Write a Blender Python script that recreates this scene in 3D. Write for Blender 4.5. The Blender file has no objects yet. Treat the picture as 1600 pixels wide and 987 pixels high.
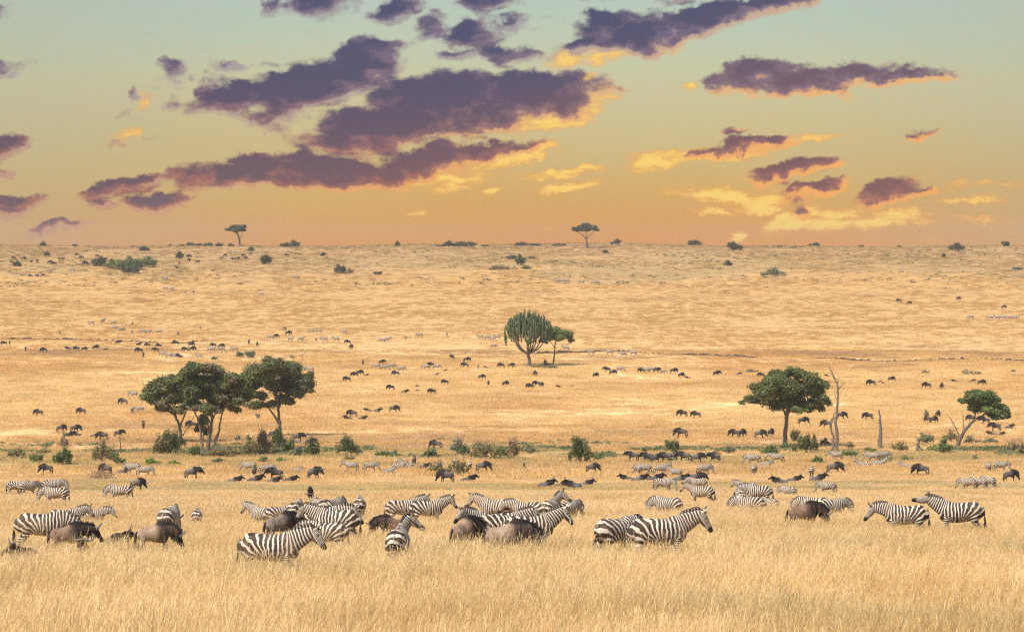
import bpy, math, random
import numpy as np
from mathutils import Vector, Matrix, Euler

random.seed(11)
rng = np.random.default_rng(11)
R = math.radians
SC = bpy.context.scene
COL = SC.collection

# ------------------------------------------------------------------ camera
FPX = 5000.0                      # focal length in photo pixels (photo 1600 x 987)
HORIZON_ROW = 383.0
PITCH = math.atan((493.5 - HORIZON_ROW) / FPX)
cam_d = bpy.data.cameras.new('camera')
cam_d.sensor_width = 36.0
cam_d.lens = 36.0 * FPX / 1600.0
cam_d.clip_start = 0.5
cam_d.clip_end = 40000.0
cam = bpy.data.objects.new('camera', cam_d)
COL.objects.link(cam)
cam.location = (0, 0, 0)
cam.rotation_euler = (R(90) - PITCH, 0, 0)
SC.camera = cam

# ------------------------------------------------------------------ light, exposure
SUN_EL, SUN_AZ = 52.0, 222.0      # azimuth measured clockwise from +Y: sun stands behind the camera, to the left
SUN_STRENGTH = 4.3
SKY_STRENGTH = 0.13
EXPOSURE = 0.36
SC.view_settings.view_transform = 'Standard'
SC.view_settings.look = 'None'
SC.view_settings.exposure = EXPOSURE
SC.view_settings.gamma = 1.0
SC.view_settings.use_curve_mapping = False
SC.render.engine = 'CYCLES'
cy = SC.cycles
cy.max_bounces = 4
cy.diffuse_bounces = 2
cy.glossy_bounces = 1
cy.transmission_bounces = 2
cy.transparent_max_bounces = 4
cy.volume_bounces = 0
cy.use_denoising = False
cy.caustics_reflective = False
cy.caustics_refractive = False
cy.sample_clamp_indirect = 4.0
cy.pixel_filter_type = 'BLACKMAN_HARRIS'
cy.filter_width = 1.3

sun_d = bpy.data.lights.new('sun', 'SUN')
sun_d.energy = SUN_STRENGTH
sun_d.angle = R(0.53)
sun_d.color = (1.0, 0.93, 0.82)
sun = bpy.data.objects.new('sun', sun_d)
COL.objects.link(sun)
_sv = Vector((math.sin(R(SUN_AZ)) * math.cos(R(SUN_EL)), math.cos(R(SUN_AZ)) * math.cos(R(SUN_EL)), math.sin(R(SUN_EL))))
sun.rotation_euler = _sv.to_track_quat('Z', 'Y').to_euler()


def lin(r, g=None, b=None):
    if g is None:
        r, g, b = r
    return tuple((c / 255 / 12.92) if c / 255 <= 0.04045 else ((c / 255 + 0.055) / 1.055) ** 2.4 for c in (r, g, b))


class NT:
    """small helper to write node trees"""
    def __init__(s, tree):
        s.t = tree; s.n = tree.nodes; s.l = tree.links

    def put(s, v, sock):
        if hasattr(v, 'is_output') or isinstance(v, bpy.types.NodeSocket):
            s.l.new(v, sock)
        elif v is not None:
            if hasattr(sock.default_value, '__len__') and not hasattr(v, '__len__'):
                v = (v,) * len(sock.default_value)
            if hasattr(v, '__len__') and len(v) == 3 and len(sock.default_value) == 4:
                v = tuple(v) + (1,)
            sock.default_value = v

    def math(s, op, a, b=None, c=None, clamp=False):
        n = s.n.new('ShaderNodeMath'); n.operation = op; n.use_clamp = clamp
        s.put(a, n.inputs[0]); s.put(b, n.inputs[1]); s.put(c, n.inputs[2])
        return n.outputs[0]

    def vec(s, op, a, b=None, scale=None):
        n = s.n.new('ShaderNodeVectorMath'); n.operation = op
        s.put(a, n.inputs[0]); s.put(b, n.inputs[1])
        if scale is not None: s.put(scale, n.inputs['Scale'])
        return n.outputs['Value'] if op in ('LENGTH', 'DOT_PRODUCT') else n.outputs[0]

    def mix(s, f, a, b, mode='MIX'):
        n = s.n.new('ShaderNodeMix'); n.data_type = 'RGBA'; n.blend_type = mode
        s.put(f, n.inputs[0]); s.put(a, n.inputs[6]); s.put(b, n.inputs[7])
        return n.outputs[2]

    def noise(s, v, scale, detail=3, rough=0.55, color=False, dim='3D'):
        n = s.n.new('ShaderNodeTexNoise'); n.noise_dimensions = dim
        s.put(v, n.inputs['Vector']); n.inputs['Scale'].default_value = scale
        n.inputs['Detail'].default_value = detail; n.inputs['Roughness'].default_value = rough
        return n.outputs['Color' if color else 'Fac']

    def map(s, v, loc=(0, 0, 0), rot=(0, 0, 0), scale=(1, 1, 1), kind='POINT'):
        n = s.n.new('ShaderNodeMapping'); n.vector_type = kind
        s.put(v, n.inputs[0]); n.inputs[1].default_value = loc; n.inputs[2].default_value = rot; n.inputs[3].default_value = scale
        return n.outputs[0]

    def ramp(s, f, stops, interp='LINEAR'):
        n = s.n.new('ShaderNodeValToRGB'); n.color_ramp.interpolation = interp
        e = n.color_ramp.elements
        while len(e) < len(stops): e.new(0.5)
        for k, (p, c) in enumerate(stops):
            e[k].position = p
            e[k].color = (c, c, c, 1) if not hasattr(c, '__len__') else tuple(c) + (1,)
        s.put(f, n.inputs[0])
        return n.outputs[0]

    def smooth(s, v, a, b, lo=0.0, hi=1.0):
        n = s.n.new('ShaderNodeMapRange'); n.interpolation_type = 'SMOOTHSTEP'
        s.put(v, n.inputs[0]); n.inputs[1].default_value = a; n.inputs[2].default_value = b
        n.inputs[3].default_value = lo; n.inputs[4].default_value = hi
        return n.outputs[0]

    def sep(s, v):
        n = s.n.new('ShaderNodeSeparateXYZ'); s.put(v, n.inputs[0]); return n.outputs

    def comb(s, x, y, z):
        n = s.n.new('ShaderNodeCombineXYZ'); s.put(x, n.inputs[0]); s.put(y, n.inputs[1]); s.put(z, n.inputs[2]); return n.outputs[0]

    def attr(s, name, what='Fac'):
        n = s.n.new('ShaderNodeAttribute'); n.attribute_name = name; return n.outputs[what]


# ------------------------------------------------------------------ world: evening sky low down, daylight sky above
# cloud banks as soft ellipses on the sky: (tangent of azimuth, tangent of elevation) x 1000 written as photo-like
# numbers x, y with x = 800 + 5000 tan(az), y = 383 - 5000 tan(el);  (x, y, half width, half height, tilt, strength)
DARK_CLOUDS = [
 (505, 4, 72, 30, 8, 1.2), (618, 12, 70, 22, 12, 1.2), (775, 2, 58, 26, 10, 1.2), (890, -4, 80, 12, 5, .8),
 (672, 46, 52, 26, 0, .9), (735, 54, 62, 26, 0, 1.1), (800, 48, 64, 17, 8, .9), (788, 86, 68, 22, 0, 1.1), (715, 88, 42, 13, 4, .8),
 (380, 152, 110, 34, 8, 1.3), (470, 138, 120, 46, 14, 1.6), (555, 110, 95, 42, 16, 1.4), (600, 80, 48, 20, 12, .9), (318, 136, 34, 24, 30, .9),
 (270, 160, 24, 22, 40, .7), (410, 186, 52, 15, 5, .8), (272, 104, 36, 15, 18, .9), (382, 101, 62, 11, 2, .8), (262, 130, 36, 12, 15, .5), (190, 172, 32, 12, 35, .5),
 (600, 196, 155, 46, 10, 1.6), (690, 158, 150, 44, 5, 1.6), (830, 146, 135, 40, 4, 1.7), (890, 160, 70, 28, 14, 1.2), (760, 186, 110, 26, 8, 1.1), (560, 222, 80, 26, 8, .9), (740, 190, 120, 26, 14, 1.0),
 (395, 266, 135, 27, 3, 1.5), (530, 272, 150, 30, 0, 1.7), (650, 260, 135, 25, 10, 1.5), (755, 240, 90, 18, 14, 1.2), (450, 250, 70, 22, 5, 1.1), (820, 228, 50, 12, 10, .8), (545, 236, 46, 14, 8, .6),
 (205, 286, 90, 16, 17, 1.3), (165, 302, 52, 15, 8, 1.2), (248, 313, 68, 20, 10, 1.5), (162, 323, 32, 8, 4, .9), (92, 353, 62, 12, 9, 1.4), (210, 222, 70, 8, 3, .45),
 (10, 222, 46, 30, 10, 1.2), (14, 313, 60, 18, 6, 1.3), (20, 332, 40, 9, 2, .8), (8, 10, 30, 12, 0, .9), (200, 150, 26, 14, 40, .8), (425, 12, 26, 20, 30, .8), (6, 268, 30, 10, 0, .6), (-90, 290, 90, 20, 8, 1.0), (-60, 120, 120, 26, 10, 1.0),
 (955, 40, 80, 30, 8, 1.4), (1015, 56, 100, 26, 12, 1.4), (920, 72, 60, 20, 14, 1.0), (1100, 32, 110, 27, 13, 1.6), (1195, 8, 110, 20, 10, 1.3), (1056, 2, 40, 14, 5, .8),
 (1180, 120, 88, 30, 4, 1.3), (1262, 130, 100, 24, 0, 1.2), (1328, 118, 74, 28, 4, 1.2), (1425, 124, 80, 16, 6, 1.1), (1112, 120, 34, 20, 10, .9),
 (1150, 214, 28, 8, 5, .9), (1135, 238, 84, 15, 8, 1.2), (1205, 228, 56, 12, 12, 1.1), (1235, 270, 84, 18, 12, 1.4), (1300, 262, 34, 8, 4, .8), (1278, 297, 66, 12, 12, 1.2),
 (1385, 303, 66, 21, 16, 1.3), (1448, 297, 34, 10, 14, .9), (1253, 328, 18, 13, 0, .8), (1535, 339, 60, 6, 2, .6), (1448, 206, 44, 14, 14, .9), (1380, 172, 40, 9, 8, .45),
 (1720, 60, 120, 30, 8, 1.1), (1700, 250, 90, 18, 8, 1.0)]
BRIGHT_CLOUDS = [
 (890, 160, 78, 24, 14, 1.1), (922, 124, 24, 14, 25, .9), (815, 240, 80, 16, 18, 1.1), (880, 175, 90, 22, 14, 1.2), (700, 278, 90, 12, 6, .8), (560, 296, 110, 8, 0, .5), (905, 84, 60, 14, 14, .8), (200, 212, 26, 16, 20, .6), (215, 160, 26, 10, 50, .5), (12, 218, 40, 18, 0, .6), (715, 288, 60, 11, 12, .7), (775, 296, 24, 8, 20, .8),
 (872, 268, 80, 10, 4, .8), (880, 293, 54, 11, 6, 1.0), (655, 339, 20, 5, 10, .7), (1025, 246, 56, 18, 4, .9), (1100, 246, 130, 13, 8, 1.1), (1230, 222, 110, 7, 8, .7),
 (1130, 304, 100, 13, -4, .9), (1190, 314, 50, 18, 0, .9), (1120, 327, 50, 7, 0, .8), (1245, 340, 62, 20, 20, 1.0), (1310, 344, 80, 20, 0, .8), (1380, 346, 76, 16, 4, .9),
 (1145, 366, 26, 9, 10, 1.0), (1066, 131, 24, 9, 6, .8), (1530, 288, 90, 8, 2, .5), (1520, 312, 80, 7, 2, .55), (1540, 347, 70, 9, 2, .5), (950, 80, 60, 18, 14, .7), (1050, 66, 60, 12, 10, .6)]


def ellipse_field(nt, vec, lst):
    total = None
    for (x, y, rx, ry, ang, st) in lst:
        m = nt.map(vec, ((x - 800) / 1000, (383 - y) / 1000, 0), (0, 0, R(ang)), (rx / 1000 * 1.22, ry / 1000 * 1.28, 1), 'TEXTURE')
        g = nt.n.new('ShaderNodeTexGradient'); g.gradient_type = 'SPHERICAL'
        nt.l.new(m, g.inputs[0])
        if total is None: total = nt.math('MULTIPLY', g.outputs[1], st)
        else:
            n = nt.n.new('ShaderNodeMath'); n.operation = 'SMOOTH_MAX'; n.inputs[2].default_value = .12
            nt.l.new(nt.math('MULTIPLY', g.outputs[1], st), n.inputs[0]); nt.l.new(total, n.inputs[1]); total = n.outputs[0]
    return total


def make_world():
    w = bpy.data.worlds.new('World'); SC.world = w; w.use_nodes = True
    t = w.node_tree; t.nodes.clear(); nt = NT(t)
    tc = t.nodes.new('ShaderNodeTexCoord')
    o = nt.sep(tc.outputs['Generated'])
    # ---- daylight sky
    sky = t.nodes.new('ShaderNodeTexSky'); sky.sky_type = 'NISHITA'; sky.sun_disc = False
    sky.sun_elevation = R(SUN_EL); sky.sun_rotation = R(SUN_AZ)
    sky.air_density = 1.0; sky.dust_density = 2.0; sky.ozone_density = 1.0
    b1 = t.nodes.new('ShaderNodeBackground'); nt.l.new(sky.outputs[0], b1.inputs[0]); b1.inputs[1].default_value = SKY_STRENGTH
    # ---- evening band
    ysafe = nt.math('MAXIMUM', o[1], 0.05)
    u = nt.math('MULTIPLY', nt.math('DIVIDE', o[0], ysafe), 5.0)
    v = nt.math('MULTIPLY', nt.math('DIVIDE', o[2], ysafe), 5.0)
    P = nt.comb(u, v, 0)
    vv = nt.math('ADD', v, nt.math('MULTIPLY', nt.math('SUBTRACT', nt.noise(nt.map(P, scale=(1, 3, 1)), 2.2, 2, .5), 0.5), 0.06))
    f = nt.math('DIVIDE', vv, 0.40)
    stops = [(0.0, lin(222, 150, 70)), (.10, lin(217, 160, 84)), (.21, lin(213, 172, 102)), (.35, lin(208, 184, 128)), (.50, lin(205, 193, 148)), (.68, lin(200, 201, 166)), (.84, lin(188, 202, 182)), (1.0, lin(182, 200, 190))]
    base = nt.ramp(f, stops)
    # thin veil: left a little greyer, centre warmer
    side = nt.smooth(nt.math('ABSOLUTE', nt.math('SUBTRACT', u, 0.08)), 0.25, 0.95)
    base = nt.mix(nt.math('MULTIPLY', side, 0.35), base, lin(172, 172, 150))
    # warp
    Ps = nt.map(P, rot=(0, 0, R(-11)), scale=(1, 2.2, 1))
    w1 = nt.vec('SUBTRACT', nt.noise(Ps, 7, 2, .5, color=True), (.5, .5, .5))
    w2 = nt.vec('SUBTRACT', nt.noise(P, 30, 5, .65, color=True), (.5, .5, .5))
    Pw = nt.vec('ADD', nt.vec('ADD', P, nt.vec('MULTIPLY', w1, (.085, .045, 0))), nt.vec('MULTIPLY', w2, (.055, .036, 0)))

    def density(q, off):
        E = ellipse_field(nt, q, DARK_CLOUDS)
        pp = nt.vec('ADD', Ps, off)
        n1 = nt.noise(pp, 16, 6, .64, dim='2D')
        vo = nt.n.new('ShaderNodeTexVoronoi'); vo.feature = 'F1'; vo.voronoi_dimensions = '2D'; vo.inputs['Scale'].default_value = 14
        vo.inputs['Detail'].default_value = 1; vo.inputs['Roughness'].default_value = .6
        nt.put(nt.vec('ADD', pp, nt.vec('MULTIPLY', w1, (.10, .10, 0))), vo.inputs['Vector'])
        n = nt.math('ADD', nt.math('MULTIPLY', nt.math('SUBTRACT', n1, .5), 1.7), nt.math('MULTIPLY', nt.math('SUBTRACT', .46, vo.outputs['Distance']), .75))
        d = nt.math('ADD', nt.math('MULTIPLY', E, 1.75), nt.math('SUBTRACT', n, .17))
        return nt.math('MULTIPLY', d, nt.smooth(E, .01, .20))
    D = density(Pw, (0, 0, 0))
    Dl = density(nt.vec('ADD', Pw, (.006, -.0085, 0)), (.006, -.019, 0))
    streak = nt.noise(nt.map(P, rot=(0, 0, R(-7)), scale=(1, 4.5, 1)), 20, 6, .7)
    B = nt.math('MULTIPLY', ellipse_field(nt, Pw, BRIGHT_CLOUDS), nt.math('MULTIPLY_ADD', streak, 3.8, -.85))
    mB = nt.smooth(B, .05, .60)
    mD = nt.smooth(D, .0, .78)
    high = nt.smooth(v, .05, .33)
    warm = nt.math('ADD', nt.math('MULTIPLY_ADD', u, 1.2, 0.62), nt.math('MULTIPLY', nt.math('SUBTRACT', .17, v), 3.2), clamp=True)
    rim = nt.mix(nt.smooth(warm, .1, .9), nt.mix(high, lin(196, 146, 120), lin(164, 158, 158)), nt.mix(high, lin(246, 172, 92), lin(238, 182, 126)))
    mauve = nt.mix(high, lin(168, 104, 92), lin(132, 112, 132))
    core = nt.mix(nt.smooth(warm, .25, .9), nt.mix(high, lin(104, 78, 94), lin(74, 72, 108)), nt.mix(high, lin(124, 82, 88), lin(104, 84, 106)))
    inner = nt.math('MULTIPLY', nt.math('SUBTRACT', nt.noise(nt.vec('ADD', Ps, (9, 2, 0)), 26, 5, .65), .5), .9)
    litc = nt.mix(nt.smooth(nt.math('MULTIPLY_ADD', inner, .8, Dl), .0, .62), rim, mauve)
    litc = nt.mix(nt.smooth(nt.math('MULTIPLY_ADD', inner, 2.6, Dl), .15, 1.45), litc, core)
    bright = nt.mix(nt.smooth(B, .15, .8), lin(238, 166, 86), lin(255, 214, 112))
    c = nt.mix(nt.math('MULTIPLY', mB, .9), base, bright)
    c = nt.mix(nt.math('MULTIPLY', mD, .95), c, litc)
    b2 = t.nodes.new('ShaderNodeBackground'); nt.l.new(c, b2.inputs[0]); b2.inputs[1].default_value = 2 ** -EXPOSURE
    el = nt.math('ARCSINE', o[2])
    hi_mask = nt.smooth(el, R(4.9), R(9.0))
    fwd = nt.smooth(o[1], 0.93, 0.80)
    fac = nt.math('MAXIMUM', hi_mask, fwd)
    # away from the view the low sky is the same evening gradient without banks
    ms = t.nodes.new('ShaderNodeMixShader'); nt.l.new(fac, ms.inputs[0]); nt.l.new(b2.outputs[0], ms.inputs[1]); nt.l.new(b1.outputs[0], ms.inputs[2])
    out = t.nodes.new('ShaderNodeOutputWorld'); nt.l.new(ms.outputs[0], out.inputs[0])
    w.cycles.sampling_method = 'MANUAL'; w.cycles.sample_map_resolution = 512


make_world()
# ------------------------------------------------------------------ terrain
_PD = np.array([-400, 0, 58, 75, 100, 143, 200, 256, 300, 345, 400, 455, 515, 625, 725, 893, 1064, 1250, 1430, 1520, 1800, 2300, 2800], float)
_PZ = np.array([10, -3.6, -7.0, -8.0, -9.5, -12.3, -16.2, -19.4, -21.7, -23.7, -25.5, -26.7, -27.3, -27.1, -25.6, -22.5, -18.0, -6.0, 0.0, -0.8, -12, -28, -38], float)


def _pchip_slopes(x, y):
    h = np.diff(x); d = np.diff(y) / h; m = np.zeros(len(x))
    for i in range(1, len(x) - 1):
        if d[i - 1] * d[i] > 0:
            w1, w2 = 2 * h[i] + h[i - 1], h[i] + 2 * h[i - 1]
            m[i] = (w1 + w2) / (w1 / d[i - 1] + w2 / d[i])
    m[0], m[-1] = d[0], d[-1]
    return m


_PM = _pchip_slopes(_PD, _PZ)


def profile(d):
    d = np.clip(np.asarray(d, float), _PD[0], _PD[-1])
    i = np.clip(np.searchsorted(_PD, d) - 1, 0, len(_PD) - 2)
    h = _PD[i + 1] - _PD[i]; t = (d - _PD[i]) / h
    return ((1 + 2 * t) * (1 - t) ** 2 * _PZ[i] + t * (1 - t) ** 2 * h * _PM[i] + t * t * (3 - 2 * t) * _PZ[i + 1] + t * t * (t - 1) * h * _PM[i + 1])


def ground(x, y):
    x = np.asarray(x, float); y = np.asarray(y, float)
    k = np.clip((y - 30) / 300, 0.0, 1.0)
    n = (0.10 * np.sin(x / 11.3 + y / 23.0 + 1.3) * np.sin(y / 17.1 - x / 41.0) + 0.05 * np.sin(x / 4.9 + 2.0 * np.sin(y / 9.0)) * np.sin(y / 6.1 + x / 8.0)
         + k * (0.30 * np.sin(x / 61.0 + y / 130.0) * np.sin(y / 83.0 + 0.7) + 0.12 * np.sin(x / 23.0 - y / 37.0 + 0.4)))
    far = np.clip((y - 1000) / 400, 0, 1)
    n = n + far * (0.35 * np.sin(x / 37.0 + 0.9) + 0.22 * np.sin(x / 14.0 + y / 60.0) - 0.6 * (np.abs(x) / 230.0) ** 2 * (np.abs(x) < 1500) - far * 0.0)
    return profile(y) + n * np.clip((y + 60) / 120, 0.3, 1)


_DS = np.concatenate([np.arange(12, 300, 0.15), np.arange(300, 1440, 0.5)])


def pix_dir(px, py):
    a, b = (px - 800) / FPX, (493.5 - py) / FPX
    cx, sx = math.cos(PITCH), math.sin(PITCH)
    # camera looks along +Y pitched down
    dy = cx + b * sx; dz = -sx + b * cx
    return a / dy, dz / dy


def at(px, py, h=0.0):
    """point on the terrain under the spot that shows at (px, py) when that spot stands h metres above ground"""
    u, w = pix_dir(px, py)
    g = ground(u * _DS, _DS) + h
    below = np.nonzero(w * _DS <= g)[0]
    i = below[0] if len(below) else len(_DS) - 30
    d = _DS[i]
    if i > 0 and len(below):
        e0 = w * _DS[i - 1] - g[i - 1]; e1 = w * _DS[i] - g[i]
        if e0 != e1: d = _DS[i - 1] + (_DS[i] - _DS[i - 1]) * e0 / (e0 - e1)
    return Vector((u * d, d, float(ground(u * d, d))))


def scale_at(p):           # photo pixels per metre
    return FPX / p.y


# ------------------------------------------------------------------ mesh helpers
def mesh_np(name, V, F, mats=(), attrs=None, smooth=False, fmat=None):
    """V (n,3); F (m,3) or (m,4) int array"""
    me = bpy.data.meshes.new(name)
    V = np.ascontiguousarray(V, np.float32); F = np.ascontiguousarray(F, np.int32)
    k = F.shape[1]
    me.vertices.add(len(V)); me.vertices.foreach_set('co', V.ravel())
    me.loops.add(F.size); me.loops.foreach_set('vertex_index', F.ravel())
    me.polygons.add(len(F)); me.polygons.foreach_set('loop_start', np.arange(0, F.size, k, dtype=np.int32))
    if smooth: me.polygons.foreach_set('use_smooth', np.ones(len(F), bool))
    if fmat is not None: me.polygons.foreach_set('material_index', np.asarray(fmat, np.int32))
    for m in mats: me.materials.append(m)
    for an, av in (attrs or {}).items():
        a = me.attributes.new(an, 'FLOAT', 'POINT'); a.data.foreach_set('value', np.ascontiguousarray(av, np.float32))
    me.update(calc_edges=True)
    return me


def link(name, data, parent=None):
    o = bpy.data.objects.new(name, data); COL.objects.link(o)
    if parent: o.parent = parent
    return o


def tag(o, label=None, cat=None, group=None, kind=None):
    if label: o['label'] = label
    if cat: o['category'] = cat
    if group: o['group'] = group
    if kind: o['kind'] = kind
    return o


def tube(pts, ra, rb=None, n=12, cap=True, up=None):
    """closed tube along pts; ra lateral radius, rb radius in the vertical plane. returns V, quads"""
    P = np.asarray(pts, float); m = len(P)
    ra = np.broadcast_to(np.asarray(ra, float), (m,)); rb = ra if rb is None else np.broadcast_to(np.asarray(rb, float), (m,))
    T = np.gradient(P, axis=0); T /= np.linalg.norm(T, axis=1)[:, None] + 1e-9
    V = []; side_prev = None
    for i in range(m):
        t = T[i]
        ref = np.array([0, 0, 1.0]) if up is None else np.asarray(up, float)
        s = np.cross(ref, t)
        if np.linalg.norm(s) < 0.12:
            s = side_prev if side_prev is not None else np.cross([1.0, 0, 0], t)
        s = s - t * np.dot(s, t); s = s / (np.linalg.norm(s) + 1e-9)
        if side_prev is not None and np.dot(s, side_prev) < 0: s = -s
        side_prev = s
        b = np.cross(t, s)
        for k in range(n):
            a = 2 * math.pi * k / n
            V.append(P[i] + s * ra[i] * math.cos(a) + b * rb[i] * math.sin(a))
    F = []
    for i in range(m - 1):
        for k in range(n):
            k2 = (k + 1) % n
            F.append((i * n + k, i * n + k2, (i + 1) * n + k2, (i + 1) * n + k))
    if cap:
        c0 = len(V); V.append(P[0]); V.append(P[-1])
        for k in range(n):
            k2 = (k + 1) % n
            F.append((c0, k2, k, c0)); F.append((c0 + 1, (m - 1) * n + k, (m - 1) * n + k2, c0 + 1))
    return np.array(V), F


def cat_tubes(parts):
    V, F, o = [], [], 0
    for v, f in parts:
        V.append(v); F += [tuple(i + o for i in q) for q in f]; o += len(v)
    return np.concatenate(V), F


def mesh_py(name, V, F, mats=(), attrs=None, smooth=True):
    me = bpy.data.meshes.new(name)
    F = [tuple(dict.fromkeys(q)) for q in F]
    me.from_pydata([tuple(v) for v in V], [], F)
    if smooth: me.polygons.foreach_set('use_smooth', np.ones(len(me.polygons), bool))
    for m in mats: me.materials.append(m)
    for an, av in (attrs or {}).items():
        a = me.attributes.new(an, 'FLOAT', 'POINT'); a.data.foreach_set('value', np.ascontiguousarray(av, np.float32))
    me.update()
    return me


def catmull(P, per=4):
    P = np.asarray(P, float); out = []
    Q = np.vstack([2 * P[0] - P[1], P, 2 * P[-1] - P[-2]])
    for i in range(1, len(Q) - 2):
        for k in range(per):
            t = k / per
            out.append(0.5 * ((2 * Q[i]) + (-Q[i - 1] + Q[i + 1]) * t + (2 * Q[i - 1] - 5 * Q[i] + 4 * Q[i + 1] - Q[i + 2]) * t * t + (-Q[i - 1] + 3 * Q[i] - 3 * Q[i + 1] + Q[i + 2]) * t ** 3))
    out.append(P[-1])
    return np.array(out)


# ------------------------------------------------------------------ materials
def new_mat(name, rough=0.9, spec=0.15):
    m = bpy.data.materials.new(name); m.use_nodes = True
    t = m.node_tree; nt = NT(t)
    b = t.nodes['Principled BSDF']; b.inputs['Roughness'].default_value = rough; b.inputs['Specular IOR Level'].default_value = spec
    return m, nt, b


def straw_colour(nt, pos):
    """colour of the dry sward at a place: gold, with greener, barer and paler parts of the plain"""
    s = nt.sep(pos)
    y = nt.math('ADD', s[1], nt.math('MULTIPLY', nt.math('SUBTRACT', nt.noise(pos, .012, 3, .6), .5), nt.math('MULTIPLY', s[1], .22)))
    f = nt.math('DIVIDE', y, 1600.0)
    #            R = green share, G = bare soil share, B = pale share
    zones = nt.ramp(f, [(0.0, (.34, .30, .8)), (.055, (.40, .34, .8)), (.095, (.25, .16, .5)), (.140, (.15, .12, .4)), (.153, (.60, .15, 0)), (.164, (.64, .25, 0)), (.182, (.18, .1, .5)),
                        (.205, (.35, .2, .3)), (.235, (.66, .30, 0)), (.262, (.25, .55, .1)), (.31, (.08, .26, .8)), (.345, (.02, .05, 1.0)), (.415, (.02, .04, 1.0)),
                        (.44, (.12, .40, .6)), (.485, (.06, .50, .5)), (.505, (.1, .22, .35)), (.60, (.2, .25, .25)), (.68, (.30, .35, .1)), (.73, (.45, .4, .0)), (.755, (.72, .3, 0)), (.80, (.55, .6, 0)), (.88, (.55, .6, 0)), (1.0, (.5, .6, 0))])
    z = nt.n.new('ShaderNodeSeparateColor'); nt.put(zones, z.inputs[0])
    n1 = nt.noise(pos, .045, 5, .6)
    n2 = nt.noise(nt.vec('ADD', pos, (91, 37, 0)), .10, 4, .65)
    n3 = nt.noise(pos, .75, 4, .7)
    n4 = nt.noise(nt.vec('ADD', pos, (11, 7, 0)), .02, 4, .6)
    c = nt.mix(nt.math('MULTIPLY', nt.smooth(n1, .38, .62), nt.smooth(s[1], 1250, 700, .30, 1.0)), GOLD_A, GOLD_B)
    c = nt.mix(nt.math('MULTIPLY', nt.smooth(n2, .45, .62), .7), c, GOLD_C)
    c = nt.mix(nt.math('MULTIPLY', nt.smooth(n4, .22, .56), z.outputs[2]), c, PALE)
    gm = nt.smooth(nt.math('ADD', n2, nt.math('MULTIPLY', nt.math('SUBTRACT', z.outputs[0], .5), .75)), .40, .62)
    c = nt.mix(nt.math('MULTIPLY', gm, .8), c, nt.mix(nt.smooth(s[1], 1000, 1200), GREENISH, (.31, .225, .095)))
    bm = nt.smooth(nt.math('ADD', n1, nt.math('MULTIPLY', nt.math('SUBTRACT', z.outputs[1], .5), .75)), .42, .62)
    c = nt.mix(nt.math('MULTIPLY', bm, .75), c, nt.mix(nt.smooth(s[1], 1000, 1200), SOIL, (.40, .26, .14)))
    c = nt.mix(nt.math('MULTIPLY', nt.math('MULTIPLY', nt.smooth(s[1], 270, 340), nt.smooth(s[1], 800, 600)), .20), c, (.86, .62, .33))
    c = nt.mix(nt.math('MULTIPLY', nt.smooth(s[1], 680, 900), .42), c, (.50, .315, .135))
    return c, n3, gm, bm


GOLD_A = (.60, .345, .112)
GOLD_B = (.72, .455, .180)
GOLD_C = (.52, .265, .078)
PALE = (.80, .57, .27)
GREENISH = (.37, .29, .10)
SOIL = (.47, .29, .155)


def make_ground_mat():
    m, nt, b = new_mat('dry_plain')
    g = nt.n.new('ShaderNodeNewGeometry'); pos = g.outputs['Position']
    c, n3, gm, bm = straw_colour(nt, pos)
    # tussock mottling, stretched only by the low viewing angle
    c = nt.mix(nt.math('MULTIPLY', nt.smooth(n3, .38, .62), .42), c, nt.mix(1.0, c, (.66, .62, .55), 'MULTIPLY'))
    n5 = nt.noise(pos, .22, 5, .7)
    c = nt.mix(nt.math('MULTIPLY', nt.smooth(n5, .52, .72), .5), c, nt.mix(1.0, c, (.70, .66, .60), 'MULTIPLY'))
    nt.put(c, b.inputs['Base Color'])
    bp = nt.n.new('ShaderNodeBump'); bp.inputs['Distance'].default_value = .35; bp.inputs['Strength'].default_value = .9
    nt.put(nt.math('ADD', n3, nt.math('MULTIPLY', nt.noise(pos, 2.5, 3, .6), .4)), bp.inputs['Height']); nt.put(bp.outputs[0], b.inputs['Normal'])
    return m


M_GROUND = make_ground_mat()


def make_ground():
    ys = np.concatenate([np.linspace(-400, 20, 22)[:-1], np.arange(20, 130, 1.0), np.arange(130, 400, 2.5), np.arange(400, 1000, 6), np.arange(1000, 1600, 8), np.linspace(1600, 2500, 14)])
    xs1 = np.concatenate([np.arange(0, 60, 1.5), np.arange(60, 330, 5), np.linspace(330, 2400, 24)])
    xs = np.concatenate([-xs1[:0:-1], xs1])
    X, Y = np.meshgrid(xs, ys); Z = ground(X, Y)
    V = np.stack([X, Y, Z], -1).reshape(-1, 3)
    nx, ny = len(xs), len(ys)
    i = (np.arange(ny - 1)[:, None] * nx + np.arange(nx - 1)[None]).ravel()
    F = np.stack([i, i + 1, i + nx + 1, i + nx], 1)
    o = link('ground', mesh_np('ground', V, F, [M_GROUND], smooth=True)); tag(o, kind='structure')


make_ground()


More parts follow.
